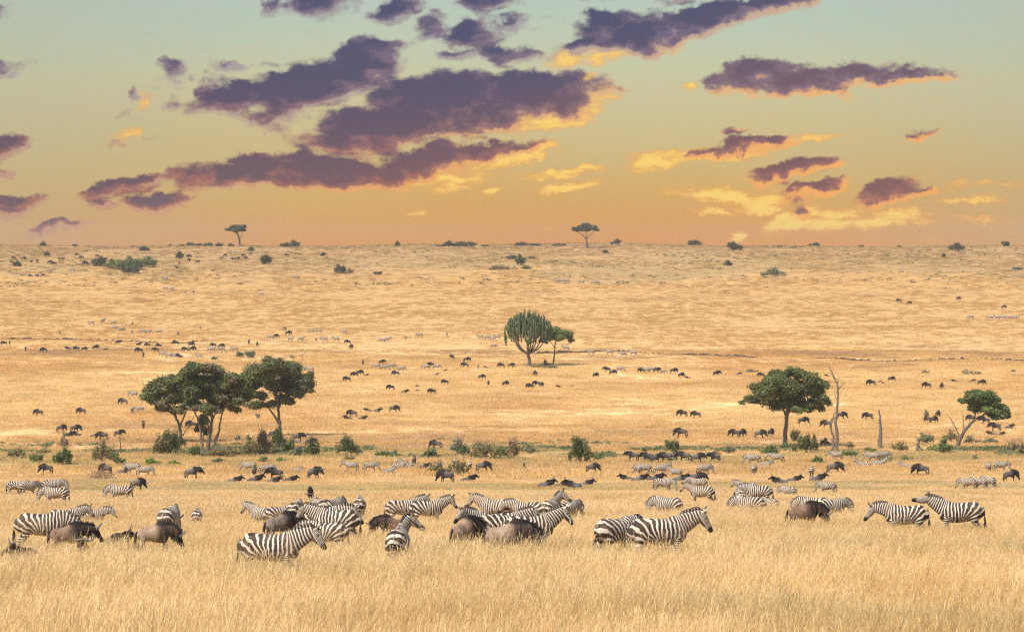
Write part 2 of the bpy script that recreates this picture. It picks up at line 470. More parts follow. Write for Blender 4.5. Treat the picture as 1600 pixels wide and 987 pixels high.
def make_bank(pts, height, idx):
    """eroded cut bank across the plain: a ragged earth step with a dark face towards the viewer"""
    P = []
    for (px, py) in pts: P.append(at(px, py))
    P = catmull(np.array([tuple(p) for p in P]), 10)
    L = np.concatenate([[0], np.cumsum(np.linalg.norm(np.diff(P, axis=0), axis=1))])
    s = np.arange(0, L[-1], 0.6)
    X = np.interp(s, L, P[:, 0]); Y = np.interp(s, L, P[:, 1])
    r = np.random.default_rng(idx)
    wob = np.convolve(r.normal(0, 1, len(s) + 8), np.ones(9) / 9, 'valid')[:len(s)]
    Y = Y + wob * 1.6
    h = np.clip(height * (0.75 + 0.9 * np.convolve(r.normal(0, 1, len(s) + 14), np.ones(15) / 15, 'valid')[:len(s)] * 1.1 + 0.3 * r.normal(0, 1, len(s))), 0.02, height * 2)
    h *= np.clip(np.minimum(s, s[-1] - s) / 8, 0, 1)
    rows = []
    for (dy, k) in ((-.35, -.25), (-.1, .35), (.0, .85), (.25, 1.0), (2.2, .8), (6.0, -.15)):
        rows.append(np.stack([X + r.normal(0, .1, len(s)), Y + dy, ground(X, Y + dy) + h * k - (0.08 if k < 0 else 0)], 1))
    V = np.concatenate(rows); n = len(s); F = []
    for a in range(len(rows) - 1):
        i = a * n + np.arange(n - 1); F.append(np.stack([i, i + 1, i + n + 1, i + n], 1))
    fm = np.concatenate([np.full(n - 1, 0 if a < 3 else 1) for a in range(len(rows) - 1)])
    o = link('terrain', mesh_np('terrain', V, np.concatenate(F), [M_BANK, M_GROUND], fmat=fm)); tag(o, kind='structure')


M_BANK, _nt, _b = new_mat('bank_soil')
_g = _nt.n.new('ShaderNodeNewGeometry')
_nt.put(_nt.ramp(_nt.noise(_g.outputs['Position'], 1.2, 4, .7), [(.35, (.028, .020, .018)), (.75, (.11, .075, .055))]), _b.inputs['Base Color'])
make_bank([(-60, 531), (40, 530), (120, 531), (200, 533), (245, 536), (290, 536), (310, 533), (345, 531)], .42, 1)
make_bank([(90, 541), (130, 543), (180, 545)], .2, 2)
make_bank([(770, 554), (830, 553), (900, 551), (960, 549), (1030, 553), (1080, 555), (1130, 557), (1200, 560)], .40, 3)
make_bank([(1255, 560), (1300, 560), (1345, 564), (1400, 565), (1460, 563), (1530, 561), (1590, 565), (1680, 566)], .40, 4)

# ------------------------------------------------------------------ grass
def make_grass_mat(name, green=False):
    m = bpy.data.materials.new(name); m.use_nodes = True; t = m.node_tree; nt = NT(t)
    for n in list(t.nodes): t.nodes.remove(n)
    g = nt.n.new('ShaderNodeNewGeometry'); pos = g.outputs['Position']
    rnd = nt.attr('rnd')
    rnd = nt.math('ADD', .42, nt.math('MULTIPLY', nt.math('SUBTRACT', rnd, .42), nt.smooth(nt.sep(pos)[1], 700, 200, .40, 1.0)))
    if green:
        c = nt.ramp(rnd, [(0, (.10, .13, .035)), (.5, (.17, .18, .06)), (1, (.34, .29, .12))])
    else:
        c, n3, gm, bm = straw_colour(nt, pos)
        c = nt.mix(nt.math('MULTIPLY', nt.smooth(rnd, .50, 1.0), .70), c, (.93, .78, .50))
        c = nt.mix(nt.math('MULTIPLY', nt.smooth(nt.noise(nt.vec('ADD', pos, (50, 13, 0)), .13, 4, .6), .50, .64), .42), c, (.46, .285, .10))
        c = nt.mix(nt.math('MULTIPLY', nt.smooth(rnd, .34, 0.0), .55), c, (.44, .25, .07))
        c = nt.mix(nt.math('MULTIPLY', nt.smooth(nt.noise(nt.vec('ADD', pos, (5, 3, 0)), .35, 3, .6), .5, .75), .35), c, (.50, .34, .10))
    d = nt.n.new('ShaderNodeBsdfDiffuse'); nt.put(c, d.inputs[0])
    tr = nt.n.new('ShaderNodeBsdfTranslucent'); nt.put(c, tr.inputs[0])
    mx = nt.n.new('ShaderNodeMixShader'); mx.inputs[0].default_value = .42
    nt.l.new(d.outputs[0], mx.inputs[1]); nt.l.new(tr.outputs[0], mx.inputs[2])
    out = nt.n.new('ShaderNodeOutputMaterial'); nt.l.new(mx.outputs[0], out.inputs[0])
    return m


M_GRASS = make_grass_mat('dry_grass')
M_GREEN = make_grass_mat('green_herbs', True)


def tuft_mesh(name, seed, blades, radius, h0, h1, width, lean, heads=True, mat=None):
    r = np.random.default_rng(seed)
    V, F, A = [], [], []
    for _ in range(blades):
        a = r.uniform(0, 2 * math.pi); q = radius * math.sqrt(r.uniform(0, 1))
        base = np.array([q * math.cos(a), q * math.sin(a), -0.05])
        h = r.uniform(h0, h1); la = r.normal(0.6, 1.2); l = abs(r.normal(0, lean)) * h
        tip = base + np.array([l * math.cos(la), l * math.sin(la), h + .05])
        mid = base * .5 + tip * .5 + np.array([-l * .24 * math.cos(la), -l * .24 * math.sin(la), h * .10])
        wa = r.uniform(0, math.pi); wv = np.array([math.cos(wa), math.sin(wa), 0]) * width * r.uniform(.6, 1.2)
        c = r.uniform(0, 1); o = len(V)
        V += [base - wv * .5, base + wv * .5, mid + wv * .45, mid - wv * .45, tip + wv * .12, tip - wv * .12]
        F += [(o, o + 1, o + 2, o + 3), (o + 3, o + 2, o + 4, o + 5)]; A += [c] * 6
        if heads and r.uniform() < .38:
            dv = (tip - mid); dv /= np.linalg.norm(dv); hl = r.uniform(.07, .13) * (h1 / .7)
            o = len(V); p0 = tip - dv * hl * .6; p1 = tip + dv * hl * .5; pm = tip
            V += [p0 - wv * .3, p0 + wv * .3, pm + wv * .85, pm - wv * .85, p1 + wv * .15, p1 - wv * .15]
            F += [(o, o + 1, o + 2, o + 3), (o + 3, o + 2, o + 4, o + 5)]; A += [min(1, c * .4 + .62)] * 6
    return mesh_np(name, np.array(V), np.array(F), [mat or M_GRASS], {'rnd': np.array(A)})


def proto_collection(name, meshes):
    c = bpy.data.collections.new(name)
    for me in meshes:
        o = bpy.data.objects.new(me.name, me); c.objects.link(o)
    return c


def scatter(name, coll, pts, rz, scl, idx, label, cat, tilt=None):
    """one 'stuff' object: real instanced tufts at given points"""
    me = bpy.data.meshes.new(name); n = len(pts)
    me.vertices.add(n); me.vertices.foreach_set('co', np.ascontiguousarray(pts, np.float32).ravel())
    rot = np.zeros((n, 3), np.float32); rot[:, 2] = rz
    if tilt is not None: rot[:, 0] = tilt
    a = me.attributes.new('rot', 'FLOAT_VECTOR', 'POINT'); a.data.foreach_set('vector', rot.ravel())
    a = me.attributes.new('scl', 'FLOAT_VECTOR', 'POINT')
    scl = np.asarray(scl, np.float32)
    if scl.ndim == 1: scl = np.repeat(scl[:, None], 3, 1)
    a.data.foreach_set('vector', np.ascontiguousarray(scl).ravel())
    a = me.attributes.new('idx', 'INT', 'POINT'); a.data.foreach_set('value', np.ascontiguousarray(idx, np.int32))
    ng = bpy.data.node_groups.new(name, 'GeometryNodeTree')
    ng.interface.new_socket('Geometry', in_out='INPUT', socket_type='NodeSocketGeometry')
    ng.interface.new_socket('Geometry', in_out='OUTPUT', socket_type='NodeSocketGeometry')
    N = ng.nodes; L = ng.links
    gi = N.new('NodeGroupInput'); go = N.new('NodeGroupOutput')
    ci = N.new('GeometryNodeCollectionInfo'); ci.inputs[0].default_value = coll; ci.inputs['Separate Children'].default_value = True
    ip = N.new('GeometryNodeInstanceOnPoints'); ip.inputs['Pick Instance'].default_value = True

    def at_(nm, ty):
        q = N.new('GeometryNodeInputNamedAttribute'); q.data_type = ty; q.inputs['Name'].default_value = nm; return q.outputs[0]
    L.new(gi.outputs[0], ip.inputs['Points']); L.new(ci.outputs[0], ip.inputs['Instance'])
    L.new(at_('idx', 'INT'), ip.inputs['Instance Index'])
    L.new(at_('rot', 'FLOAT_VECTOR'), ip.inputs['Rotation'])
    L.new(at_('scl', 'FLOAT_VECTOR'), ip.inputs['Scale'])
    L.new(ip.outputs[0], go.inputs[0])
    o = link(name, me); md = o.modifiers.new('scatter', 'NODES'); md.node_group = ng
    tag(o, label, cat, kind='stuff')
    return o


def fan_points(n, d0, d1, half=.21, power=1.0):
    u = rng.uniform(0, 1, n)
    d = np.sqrt(d0 * d0 + (d1 * d1 - d0 * d0) * u)
    x = rng.uniform(-1, 1, n) * (half * d + (13 if d0 < 300 else 20))
    return x, d


def vnoise(x, y, s, seed=0):
    """smooth value noise for density"""
    r = np.random.default_rng(seed + 77); G = r.uniform(0, 1, (256, 256))
    fx, fy = x / s + 1000, y / s + 1000; ix, iy = np.floor(fx).astype(int), np.floor(fy).astype(int)
    tx, ty = fx - ix, fy - iy; tx = tx * tx * (3 - 2 * tx); ty = ty * ty * (3 - 2 * ty)
    g = lambda a, b: G[a % 256, b % 256]
    return (g(ix, iy) * (1 - tx) + g(ix + 1, iy) * tx) * (1 - ty) + (g(ix, iy + 1) * (1 - tx) + g(ix + 1, iy + 1) * tx) * ty


def grass_zones():
    near = proto_collection('near tufts', [tuft_mesh('grass_tuft', s, 46, .26, .24, .70, .0072, .58) for s in range(8)] + [tuft_mesh('grass_tuft', 30 + s, 16, .22, .62, .98, .0085, .30) for s in range(2)])
    mid = proto_collection('mid tufts', [tuft_mesh('grass_tuft', 50 + s, 76, .6, .22, .64, .016, .40) for s in range(8)])
    far = proto_collection('far tufts', [tuft_mesh('grass_tuft', 90 + s, 70, 1.3, .12, .36, .05, .35, heads=False) for s in range(8)])
    specs = [('grass', near, 96000, 40, 135, .18, 10, 'tall golden dry grass covering the near slope', 1.0),
             ('grass', mid, 76000, 132, 300, .18, 8, 'dry golden grass on the slope around the near herd', .9),
             ('grass', far, 62000, 295, 760, .175, 8, 'short dry grass across the valley floor', 1.0),
             ('grass', far, 42000, 750, 1440, .18, 8, 'short faded grass on the far rising slope', 1.0)]
    for k, (nm, co, n, d0, d1, half, nv, lab, sc) in enumerate(specs):
        x, d = fan_points(n, d0, d1, half)
        dens = .55 * vnoise(x, d, 9 if k < 2 else 24, k) + .45 * vnoise(x, d, 2.5 if k < 2 else 7, k + 9)
        keep = rng.uniform(0, 1, n) < np.clip((dens - .12) * (2.2 if k < 2 else 1.8), .25 if k < 2 else .08, 1)
        x, d, dens = x[keep], d[keep], dens[keep]
        h = sc * rng.uniform(.65, 1.3, len(x)) * (.62 + .75 * dens)
        if k == 0: h *= np.interp(d, [44, 76, 90, 135], [1, .9, .74, .74])
        if k == 1: h *= np.interp(d, [130, 215, 240, 275, 300], [.78, .7, .4, .45, .55])
        if k == 2: h *= np.interp(d, [295, 420, 560, 760], [1.3, .8, 1.3, 1.0])
        if k == 3: h *= 1.0
        w = rng.uniform(.8, 1.25, len(x))
        idx = rng.integers(0, nv, len(x))
        if k == 0: idx = np.where(rng.uniform(0, 1, len(x)) < .05 + .12 * (vnoise(x, d, 6, 40) > .6), 8 + idx % 2, idx % 8)
        scatter(nm, co, np.stack([x, d, ground(x, d)], 1), rng.uniform(-.9, .9, len(x)) if k < 2 else rng.uniform(0, 6.28, len(x)), np.stack([w, w, h], 1), idx, lab, 'grass')


grass_zones()
# ------------------------------------------------------------------ animal materials
def make_zebra_mat():
    m, nt, b = new_mat('zebra_coat', .75, .2)
    ph = nt.attr('phase'); dk = nt.attr('dark'); wh = nt.attr('pale')
    tc = nt.n.new('ShaderNodeTexCoord')
    oi = nt.n.new('ShaderNodeObjectInfo')
    off = nt.math('MULTIPLY', oi.outputs['Random'], 7.0)
    pv = nt.vec('ADD', tc.outputs['Object'], nt.comb(off, off, 0))
    wob = nt.math('MULTIPLY', nt.math('SUBTRACT', nt.noise(pv, 6.5, 2, .5), .5), .75)
    wob2 = nt.math('MULTIPLY', nt.math('SUBTRACT', nt.noise(pv, 2.2, 1, .5), .5), 1.0)
    p = nt.math('ADD', nt.math('ADD', ph, wob), nt.math('ADD', wob2, nt.math('MULTIPLY', oi.outputs['Random'], 1.0)))
    s = nt.math('SINE', nt.math('MULTIPLY', p, 2 * math.pi))
    th = nt.math('ADD', s, nt.math('MULTIPLY', wh, -1.1))
    k = nt.smooth(th, -.60, -.28)
    light = nt.mix(nt.noise(pv, 3.0, 3, .6), (.60, .51, .40), (.70, .63, .53))
    # faint brown shadow stripe in the middle of the pale bands of the haunch
    sh = nt.math('MULTIPLY', nt.smooth(s, -.86, -.99), nt.attr('shadow'))
    light = nt.mix(nt.math('MULTIPLY', sh, .45), light, (.36, .24, .15))
    darkc = nt.mix(nt.noise(pv, 4, 2, .5), (.030, .022, .018), (.060, .038, .026))
    c = nt.mix(k, light, darkc)
    dust = nt.math('MULTIPLY', nt.smooth(nt.noise(pv, 1.7, 3, .6), .42, .75), .28)
    c = nt.mix(dust, c, (.40, .27, .16))
    c = nt.mix(dk, c, (.018, .014, .013))
    nt.put(c, b.inputs['Base Color'])
    return m


def make_wild_mat():
    m, nt, b = new_mat('wildebeest_coat', .85, .15)
    dk = nt.attr('dark'); fr = nt.attr('fore')
    tc = nt.n.new('ShaderNodeTexCoord'); oi = nt.n.new('ShaderNodeObjectInfo')
    off = nt.math('MULTIPLY', oi.outputs['Random'], 9.0)
    pv = nt.vec('ADD', tc.outputs['Object'], nt.comb(off, off, 0))
    n1 = nt.smooth(nt.math('MULTIPLY_ADD', nt.noise(nt.map(pv, scale=(9, 9, 2.5)), 1.6, 4, .7), .5, nt.math('MULTIPLY', nt.noise(pv, 2.0, 4, .6), .5)), .32, .66)
    hide = nt.mix(n1, nt.vec('SCALE', oi.outputs['Color'], None, .62), nt.vec('SCALE', oi.outputs['Color'], None, 1.5))
    fore = nt.vec('SCALE', oi.outputs['Color'], None, .36)
    st = nt.noise(nt.map(pv, scale=(13, 2.2, 1.4)), 1.0, 3, .6)       # dark brindles down the neck and shoulder
    c = nt.mix(fr, hide, nt.mix(nt.smooth(st, .42, .58), fore, (.022, .018, .017)))
    c = nt.mix(dk, c, (.016, .013, .013))
    nt.put(c, b.inputs['Base Color'])
    return m


def flat_mat(name, col, rough=.8, var=.3, scale=6):
    m, nt, b = new_mat(name, rough, .25)
    tc = nt.n.new('ShaderNodeTexCoord')
    n1 = nt.noise(tc.outputs['Object'], scale, 4, .65)
    nt.put(nt.mix(n1, tuple(c * (1 - var) for c in col), tuple(min(1, c * (1 + var)) for c in col)), b.inputs['Base Color'])
    return m


M_ZEBRA = make_zebra_mat()
M_WILD = make_wild_mat()
M_HAIR = flat_mat('black_hair', (.020, .016, .015))
M_HORN = flat_mat('horn', (.13, .115, .10), .5)
M_BEARD = flat_mat('beard_hair', (.05, .04, .034))
TMP = bpy.data.collections.new('scratch'); COL.children.link(TMP)


def fuse(V, F, voxel=.02, smooth=5):
    """one continuous skin over overlapping body volumes"""
    me = mesh_py('fuse', V, F); o = bpy.data.objects.new('fuse', me); TMP.objects.link(o)
    r = o.modifiers.new('r', 'REMESH'); r.mode = 'VOXEL'; r.voxel_size = voxel
    s = o.modifiers.new('s', 'SMOOTH'); s.factor = .5; s.iterations = smooth
    dg = bpy.context.evaluated_depsgraph_get(); dg.update()
    out = bpy.data.meshes.new_from_object(o.evaluated_get(dg))
    bpy.data.objects.remove(o); bpy.data.meshes.remove(me)
    n = len(out.vertices); co = np.zeros(n * 3, np.float32); out.vertices.foreach_get('co', co)
    return out, co.reshape(-1, 3).astype(float)


def setattr_(me, name, v):
    a = me.attributes.new(name, 'FLOAT', 'POINT'); a.data.foreach_set('value', np.ascontiguousarray(v, np.float32))


def dirv(p, y):
    p, y = R(p), R(y); return np.array([math.cos(p) * math.cos(y), math.cos(p) * math.sin(y), math.sin(p)])


def polyproj(Q, P):
    """nearest distance and arc length of points Q on polyline P"""
    best = np.full(len(Q), 1e9); s = np.zeros(len(Q)); acc = 0
    for i in range(len(P) - 1):
        a, b = P[i], P[i + 1]; ab = b - a; l2 = ab @ ab
        t = np.clip(((Q - a) @ ab) / l2, 0, 1)
        d = np.linalg.norm(Q - (a + t[:, None] * ab), axis=1); m = d < best
        best[m] = d[m]; s[m] = acc + (t * math.sqrt(l2))[m]; acc += math.sqrt(l2)
    return best, s


def smoothstep(a, b, x):
    t = np.clip((x - a) / (b - a), 0, 1); return t * t * (3 - 2 * t)


ZPOSE = {  # neck pitch, neck yaw, head pitch, head yaw, lying
    'up': (42, 0, -58, 0, 0), 'upl': (50, 38, -38, 70, 0), 'upr': (50, -38, -38, -70, 0), 'mid': (29, 0, -58, 0, 0), 'midl': (30, 25, -35, 40, 0), 'midr': (30, -25, -35, -40, 0),
    'low': (2, 0, -55, 0, 0), 'graze': (-58, 0, -62, 0, 0), 'grazel': (-56, 18, -62, 22, 0), 'rest': (33, 0, -3, 4, 0), 'lie': (62, 0, -38, 0, 1)}


def hair_ridge(path, up, h, thick, mat, name, attrs=None, jag=.25, seed=1, across=None):
    """upright fringe with a ragged top edge and real thickness"""
    r = np.random.default_rng(seed); V = []; F = []; n = len(path)
    for i, p in enumerate(path):
        hh = h[i] * (1 + r.uniform(-jag, jag * .4)); s = across[i]
        V += [p - s * thick, p + s * thick, p + up[i] * hh * .6 + s * thick * .8, p + up[i] * hh + s * thick * .15, p + up[i] * hh - s * thick * .15, p + up[i] * hh * .6 - s * thick * .8]
    for i in range(n - 1):
        for k in range(6):
            a, b = i * 6 + k, i * 6 + (k + 1) % 6; F.append((a, b, b + 6, a + 6))
    F.append(tuple(range(6))); F.append(tuple((n - 1) * 6 + k for k in range(5, -1, -1)))
    return mesh_py(name, np.array(V), F, [mat], attrs)


def make_zebra(pose):
    na, ny, ha, hy, lying = ZPOSE[pose]
    dz = -.60 if lying else 0
    S = np.array([(-.745, 1.06, .05, .05), (-.73, 1.04, .13, .11), (-.68, 1.01, .225, .185), (-.55, .985, .295, .255), (-.36, .965, .30, .275), (-.12, .935, .315, .295), (.14, .92, .325, .295), (.34, .94, .335, .25), (.50, .965, .295, .20), (.60, .985, .215, .15), (.665, .99, .10, .08)])
    parts = []
    Cc = catmull(S, 3)
    parts.append(tube(np.stack([Cc[:, 0], 0 * Cc[:, 0], Cc[:, 1] + dz], 1), Cc[:, 3], Cc[:, 2], 18))
    for sy in (-1, 1):                                                    # haunch and shoulder mass
        parts.append(tube([(-.50, sy * .10, 1.12 + dz), (-.52, sy * .135, .95 + dz), (-.47, sy * .15, .78 + dz)], [.10, .125, .09], [.12, .19, .13], 12, up=(1, 0, 0)))
        parts.append(tube([(.36, sy * .10, 1.16 + dz), (.40, sy * .13, .98 + dz), (.42, sy * .13, .80 + dz)], [.07, .10, .08], [.10, .14, .10], 12, up=(1, 0, 0)))
    N0 = np.array([.34, 0, 1.02 + dz])
    ns = [N0]; segs = [.22, .15, .14, .13, .12]
    for i, l in enumerate(segs):
        t = (i + .6) / len(segs); t = min(1, t * 1.15)
        ns.append(ns[-1] + l * dirv(22 * (1 - t) + na * t, ny * t))
    neck = np.array(ns)
    neck_c = catmull(neck, 3)
    q = np.linspace(0, 1, len(neck_c))
    nb = np.interp(q, [0, .3, .6, .85, 1], [.29, .245, .195, .15, .12]); nw = np.interp(q, [0, .3, .6, 1], [.155, .125, .095, .075])
    parts.append(tube(neck_c, nw, nb, 14))
    poll = neck[-1]; hd = dirv(ha, hy); 
    lat = np.cross([0, 0, 1.0], hd); lat /= np.linalg.norm(lat); hup = np.cross(hd, lat)
    hq = np.array([-.07, 0, .10, .20, .30, .40, .47, .51])
    hb = np.array([.07, .105, .125, .118, .090, .072, .066, .035]); hw = np.array([.05, .078, .088, .076, .058, .052, .055, .03])
    hc = poll + hd[None] * hq[:, None] - hup[None] * np.array([.01, .015, .03, .035, .03, .025, .025, .025])[:, None]
    parts.append(tube(catmull(hc, 2), np.interp(np.linspace(0, 7, 15), range(8), hw), np.interp(np.linspace(0, 7, 15), range(8), hb), 12))
    for sy in (-1, 1):                                                    # ears
        e0 = poll + lat * sy * .055 + hup * .07 - hd * .01
        ed = hup * .85 + lat * sy * .42 - hd * .25; ed /= np.linalg.norm(ed)
        parts.append(tube([e0, e0 + ed * .06, e0 + ed * .12, e0 + ed * .175, e0 + ed * .20], [.024, .038, .040, .026, .010], [.018, .022, .022, .018, .010], 8, up=tuple(hd)))
    if lying:
        legs = [([(.36, .17, .26), (.56, .20, .12), (.70, .19, .06), (.48, .17, .045), (.36, .16, .04)], [.09, .065, .05, .04, .035])]
        legs.append(([(.36, -.17, .26), (.52, -.22, .12), (.66, -.23, .06), (.46, -.2, .045), (.34, -.19, .04)], [.09, .065, .05, .04, .035]))
        for sy in (-1, 1):
            legs.append(([(-.5, sy * .17, .32), (-.3, sy * .27, .18), (-.18, sy * .30, .08), (-.42, sy * .30, .06), (-.20, sy * .33, .045)], [.15, .12, .065, .05, .04]))
    else:
        legs = []
        st = {'up': (.05, -.06, -.08, .07), 'graze': (.14, -.10, -.06, .10), 'low': (.03, .02, -.02, .06)}.get(pose, (.07, -.05, .08, -.07))
        for sy, sf, sh in ((1, st[0], st[2]), (-1, st[1], st[3])):
            legs.append(([(.40, sy * .125, .84), (.39 + sf * .2, sy * .135, .70), (.40 + sf * .5, sy * .13, .55), (.41 + sf * .8, sy * .125, .42), (.41 + sf * .9, sy * .12, .36), (.41 + sf, sy * .12, .22), (.41 + sf, sy * .12, .11), (.44 + sf, sy * .12, .055), (.455 + sf, sy * .12, 0)], [.11, .088, .060, .050, .046, .034, .040, .040, .055]))
            legs.append(([(-.50, sy * .12, .92), (-.47, sy * .14, .78), (-.49 + sh * .2, sy * .14, .66), (-.56 + sh * .4, sy * .135, .54), (-.63 + sh * .7, sy * .13, .46), (-.615 + sh * .8, sy * .125, .38), (-.60 + sh, sy * .12, .22), (-.595 + sh, sy * .12, .12), (-.565 + sh, sy * .12, .055), (-.545 + sh, sy * .12, 0)], [.15, .145, .11, .075, .055, .046, .036, .042, .040, .055]))
    for P, r in legs:
        c = catmull(P, 2); n0 = len(r); rr = np.interp(np.linspace(0, n0 - 1, len(c)), range(n0), r)
        parts.append(tube(c, rr, rr * 1.05, 10, up=(1, 0, 0)))
    V, F = cat_tubes(parts)
    me, co = fuse(V, F, .0185, 5)
    me.materials.append(M_ZEBRA)
    # ---- stripe phase
    x, y, z = co[:, 0], co[:, 1], co[:, 2] - dz
    x0, z0 = -.02, .60
    p_t = .104
    dx, dzv = x - x0, z - z0
    ang = np.arctan2(-dx, np.maximum(dzv, 1e-3))                           # 0 straight up, 90 deg pointing back
    k = 6.2
    ph_rear = -k * ang / 1.57 * 1.0 - .0
    front = dx / p_t
    w = smoothstep(-.10, .14, dx)
    body = ph_rear * (1 - w) * (dx < .14) + front * w + 0
    body = np.where(dx < -.10, ph_rear, body)
    low = z < z0
    leg_r = -k - (z0 - z) / .066 - .25 * (x + .5) / .104
    wl = smoothstep(.66, .56, z) * (x < -.12)
    body = body * (1 - wl) + leg_r * wl
    leg_f = (.42 - x0) / p_t + (.80 - z) / .058
    wf = smoothstep(.84, .72, z) * smoothstep(.22, .30, x) * (1 - smoothstep(.64, .70, x))
    body = body * (1 - wf) + leg_f * wf
    dn, sn = polyproj(co, neck_c)
    s_at = .12
    nph = (N0[0] + s_at - x0) / p_t + (sn - s_at) / .076
    dh, sh_ = polyproj(co, hc)
    Lneck = np.linalg.norm(np.diff(neck_c, axis=0), axis=1).sum()
    hlat = (co - poll) @ hup
    hph = (N0[0] + s_at - x0) / p_t + (Lneck - s_at) / .076 + sh_ / .036 + hlat * 9.0
    wn = smoothstep(.06, .26, sn) * (dn < .32) * smoothstep(0.0, .12, (co[:, 0] - .44) + .5 * (co[:, 2] - dz - .95) * (na > -20) + (.10 if na < -20 else 0))
    phs = body * (1 - wn) + nph * wn
    whd = smoothstep(.02, .12, sh_) * (dh < .17) * (sn > Lneck - .05)
    phs = phs * (1 - whd) + hph * whd
    setattr_(me, 'phase', phs)
    muzz = smoothstep(.40, .47, sh_) * (dh < .12) * (whd > .5)
    eye = np.zeros(len(co))
    for sy in (-1, 1):
        e = poll + hd * .14 + lat * sy * .078 + hup * .015
        eye = np.maximum(eye, smoothstep(.030, .016, np.linalg.norm(co - e, axis=1)))
    hoof = smoothstep(.055, .035, co[:, 2]) * (1 if not lying else 0)
    spine = smoothstep(.020, .008, np.abs(y)) * (z > 1.20) * (x < .35) * .8
    tailcrack = smoothstep(.022, .010, np.abs(y)) * (x < -.70) * .5
    setattr_(me, 'dark', np.clip(np.maximum.reduce([muzz, eye, hoof, spine, tailcrack]), 0, 1))
    nz = np.zeros(len(me.vertices) * 3, np.float32); me.vertices.foreach_get('normal', nz); nz = nz.reshape(-1, 3)[:, 2]
    belly = smoothstep(-.75, -.95, nz) * (z < .72) * (z > .5) * (np.abs(x) < .5)
    inner = 0 * belly
    setattr_(me, 'pale', np.clip(belly + inner, 0, 1))
    setattr_(me, 'shadow', smoothstep(-.15, -.4, x) * (z > .5))
    me.polygons.foreach_set('use_smooth', np.ones(len(me.polygons), bool)); me.name = 'zebra_body'
    # ---- mane
    i0 = 4
    up = []; ac = []
    T = np.gradient(neck_c, axis=0)
    for t in T:
        t = t / np.linalg.norm(t); s = np.cross([0, 0, 1.0], t); s /= np.linalg.norm(s); ac.append(s); up.append(np.cross(t, s))
    up = np.array(up); ac = np.array(ac)
    crest = neck_c + up * (nb[:, None] * .93)
    path = list(crest[i0:]) + [poll + hup * .10 + hd * .05]
    ups = list(up[i0:]) + [hup * .7 + hd * .5]; acs = list(ac[i0:]) + [lat]
    P2 = catmull(np.array(path), 3); U2 = catmull(np.array(ups), 3); A2 = catmull(np.array(acs), 3)
    hh = np.interp(np.linspace(0, 1, len(P2)), [0, .15, .8, 1], [.02, .085, .10, .07])
    _, sm = polyproj(P2, neck_c)
    mph = (N0[0] + s_at - x0) / p_t + (sm - s_at) / .076
    mane = hair_ridge(P2, U2, hh, .018, M_ZEBRA, 'zebra_mane', {'phase': np.repeat(mph, 6), 'dark': np.tile([0, 0, .45, 1, 1, .45], len(P2)), 'pale': np.zeros(6 * len(P2)), 'shadow': np.zeros(6 * len(P2))}, seed=3, across=A2)
    # ---- tail
    b0 = np.array([-.735, 0, 1.12 + dz]); sw = .05
    if lying: TP = [b0, b0 + (-.05, .02, -.10), b0 + (-.08, .06, -.25), b0 + (-.09, .12, -.38), b0 + (-.09, .2, -.47)]
    else: TP = [b0, b0 + (-.045, .0, -.08), b0 + (-.065, sw * .4, -.28), b0 + (-.07, sw, -.50), b0 + (-.075, sw * 1.5, -.72)]
    c = catmull(np.array(TP), 4); rr = np.interp(np.linspace(0, 1, len(c)), [0, .25, .55, .7, .88, 1], [.032, .022, .018, .045, .050, .012])
    tv, tf = tube(c, rr, None, 8)
    ang_ = np.concatenate([np.repeat(np.linspace(0, 1, len(c)), 8), [0, 1]])
    tail = mesh_py('zebra_tail', tv, tf, [M_ZEBRA], {'phase': ang_ * 11, 'dark': smoothstep(.5, .6, ang_), 'pale': 0 * ang_, 'shadow': 0 * ang_})
    return {'body': me, 'mane': mane, 'tail': tail}


WPOSE = {'stand': (0, 0, -58, 0, 0), 'alert': (32, 0, -40, 0, 0), 'graze': (-52, 0, -66, 0, 0), 'grazer': (-46, -22, -66, -45, 0), 'lie': (80, 0, -30, 0, 1), 'turn': (12, 35, -45, 75, 0)}


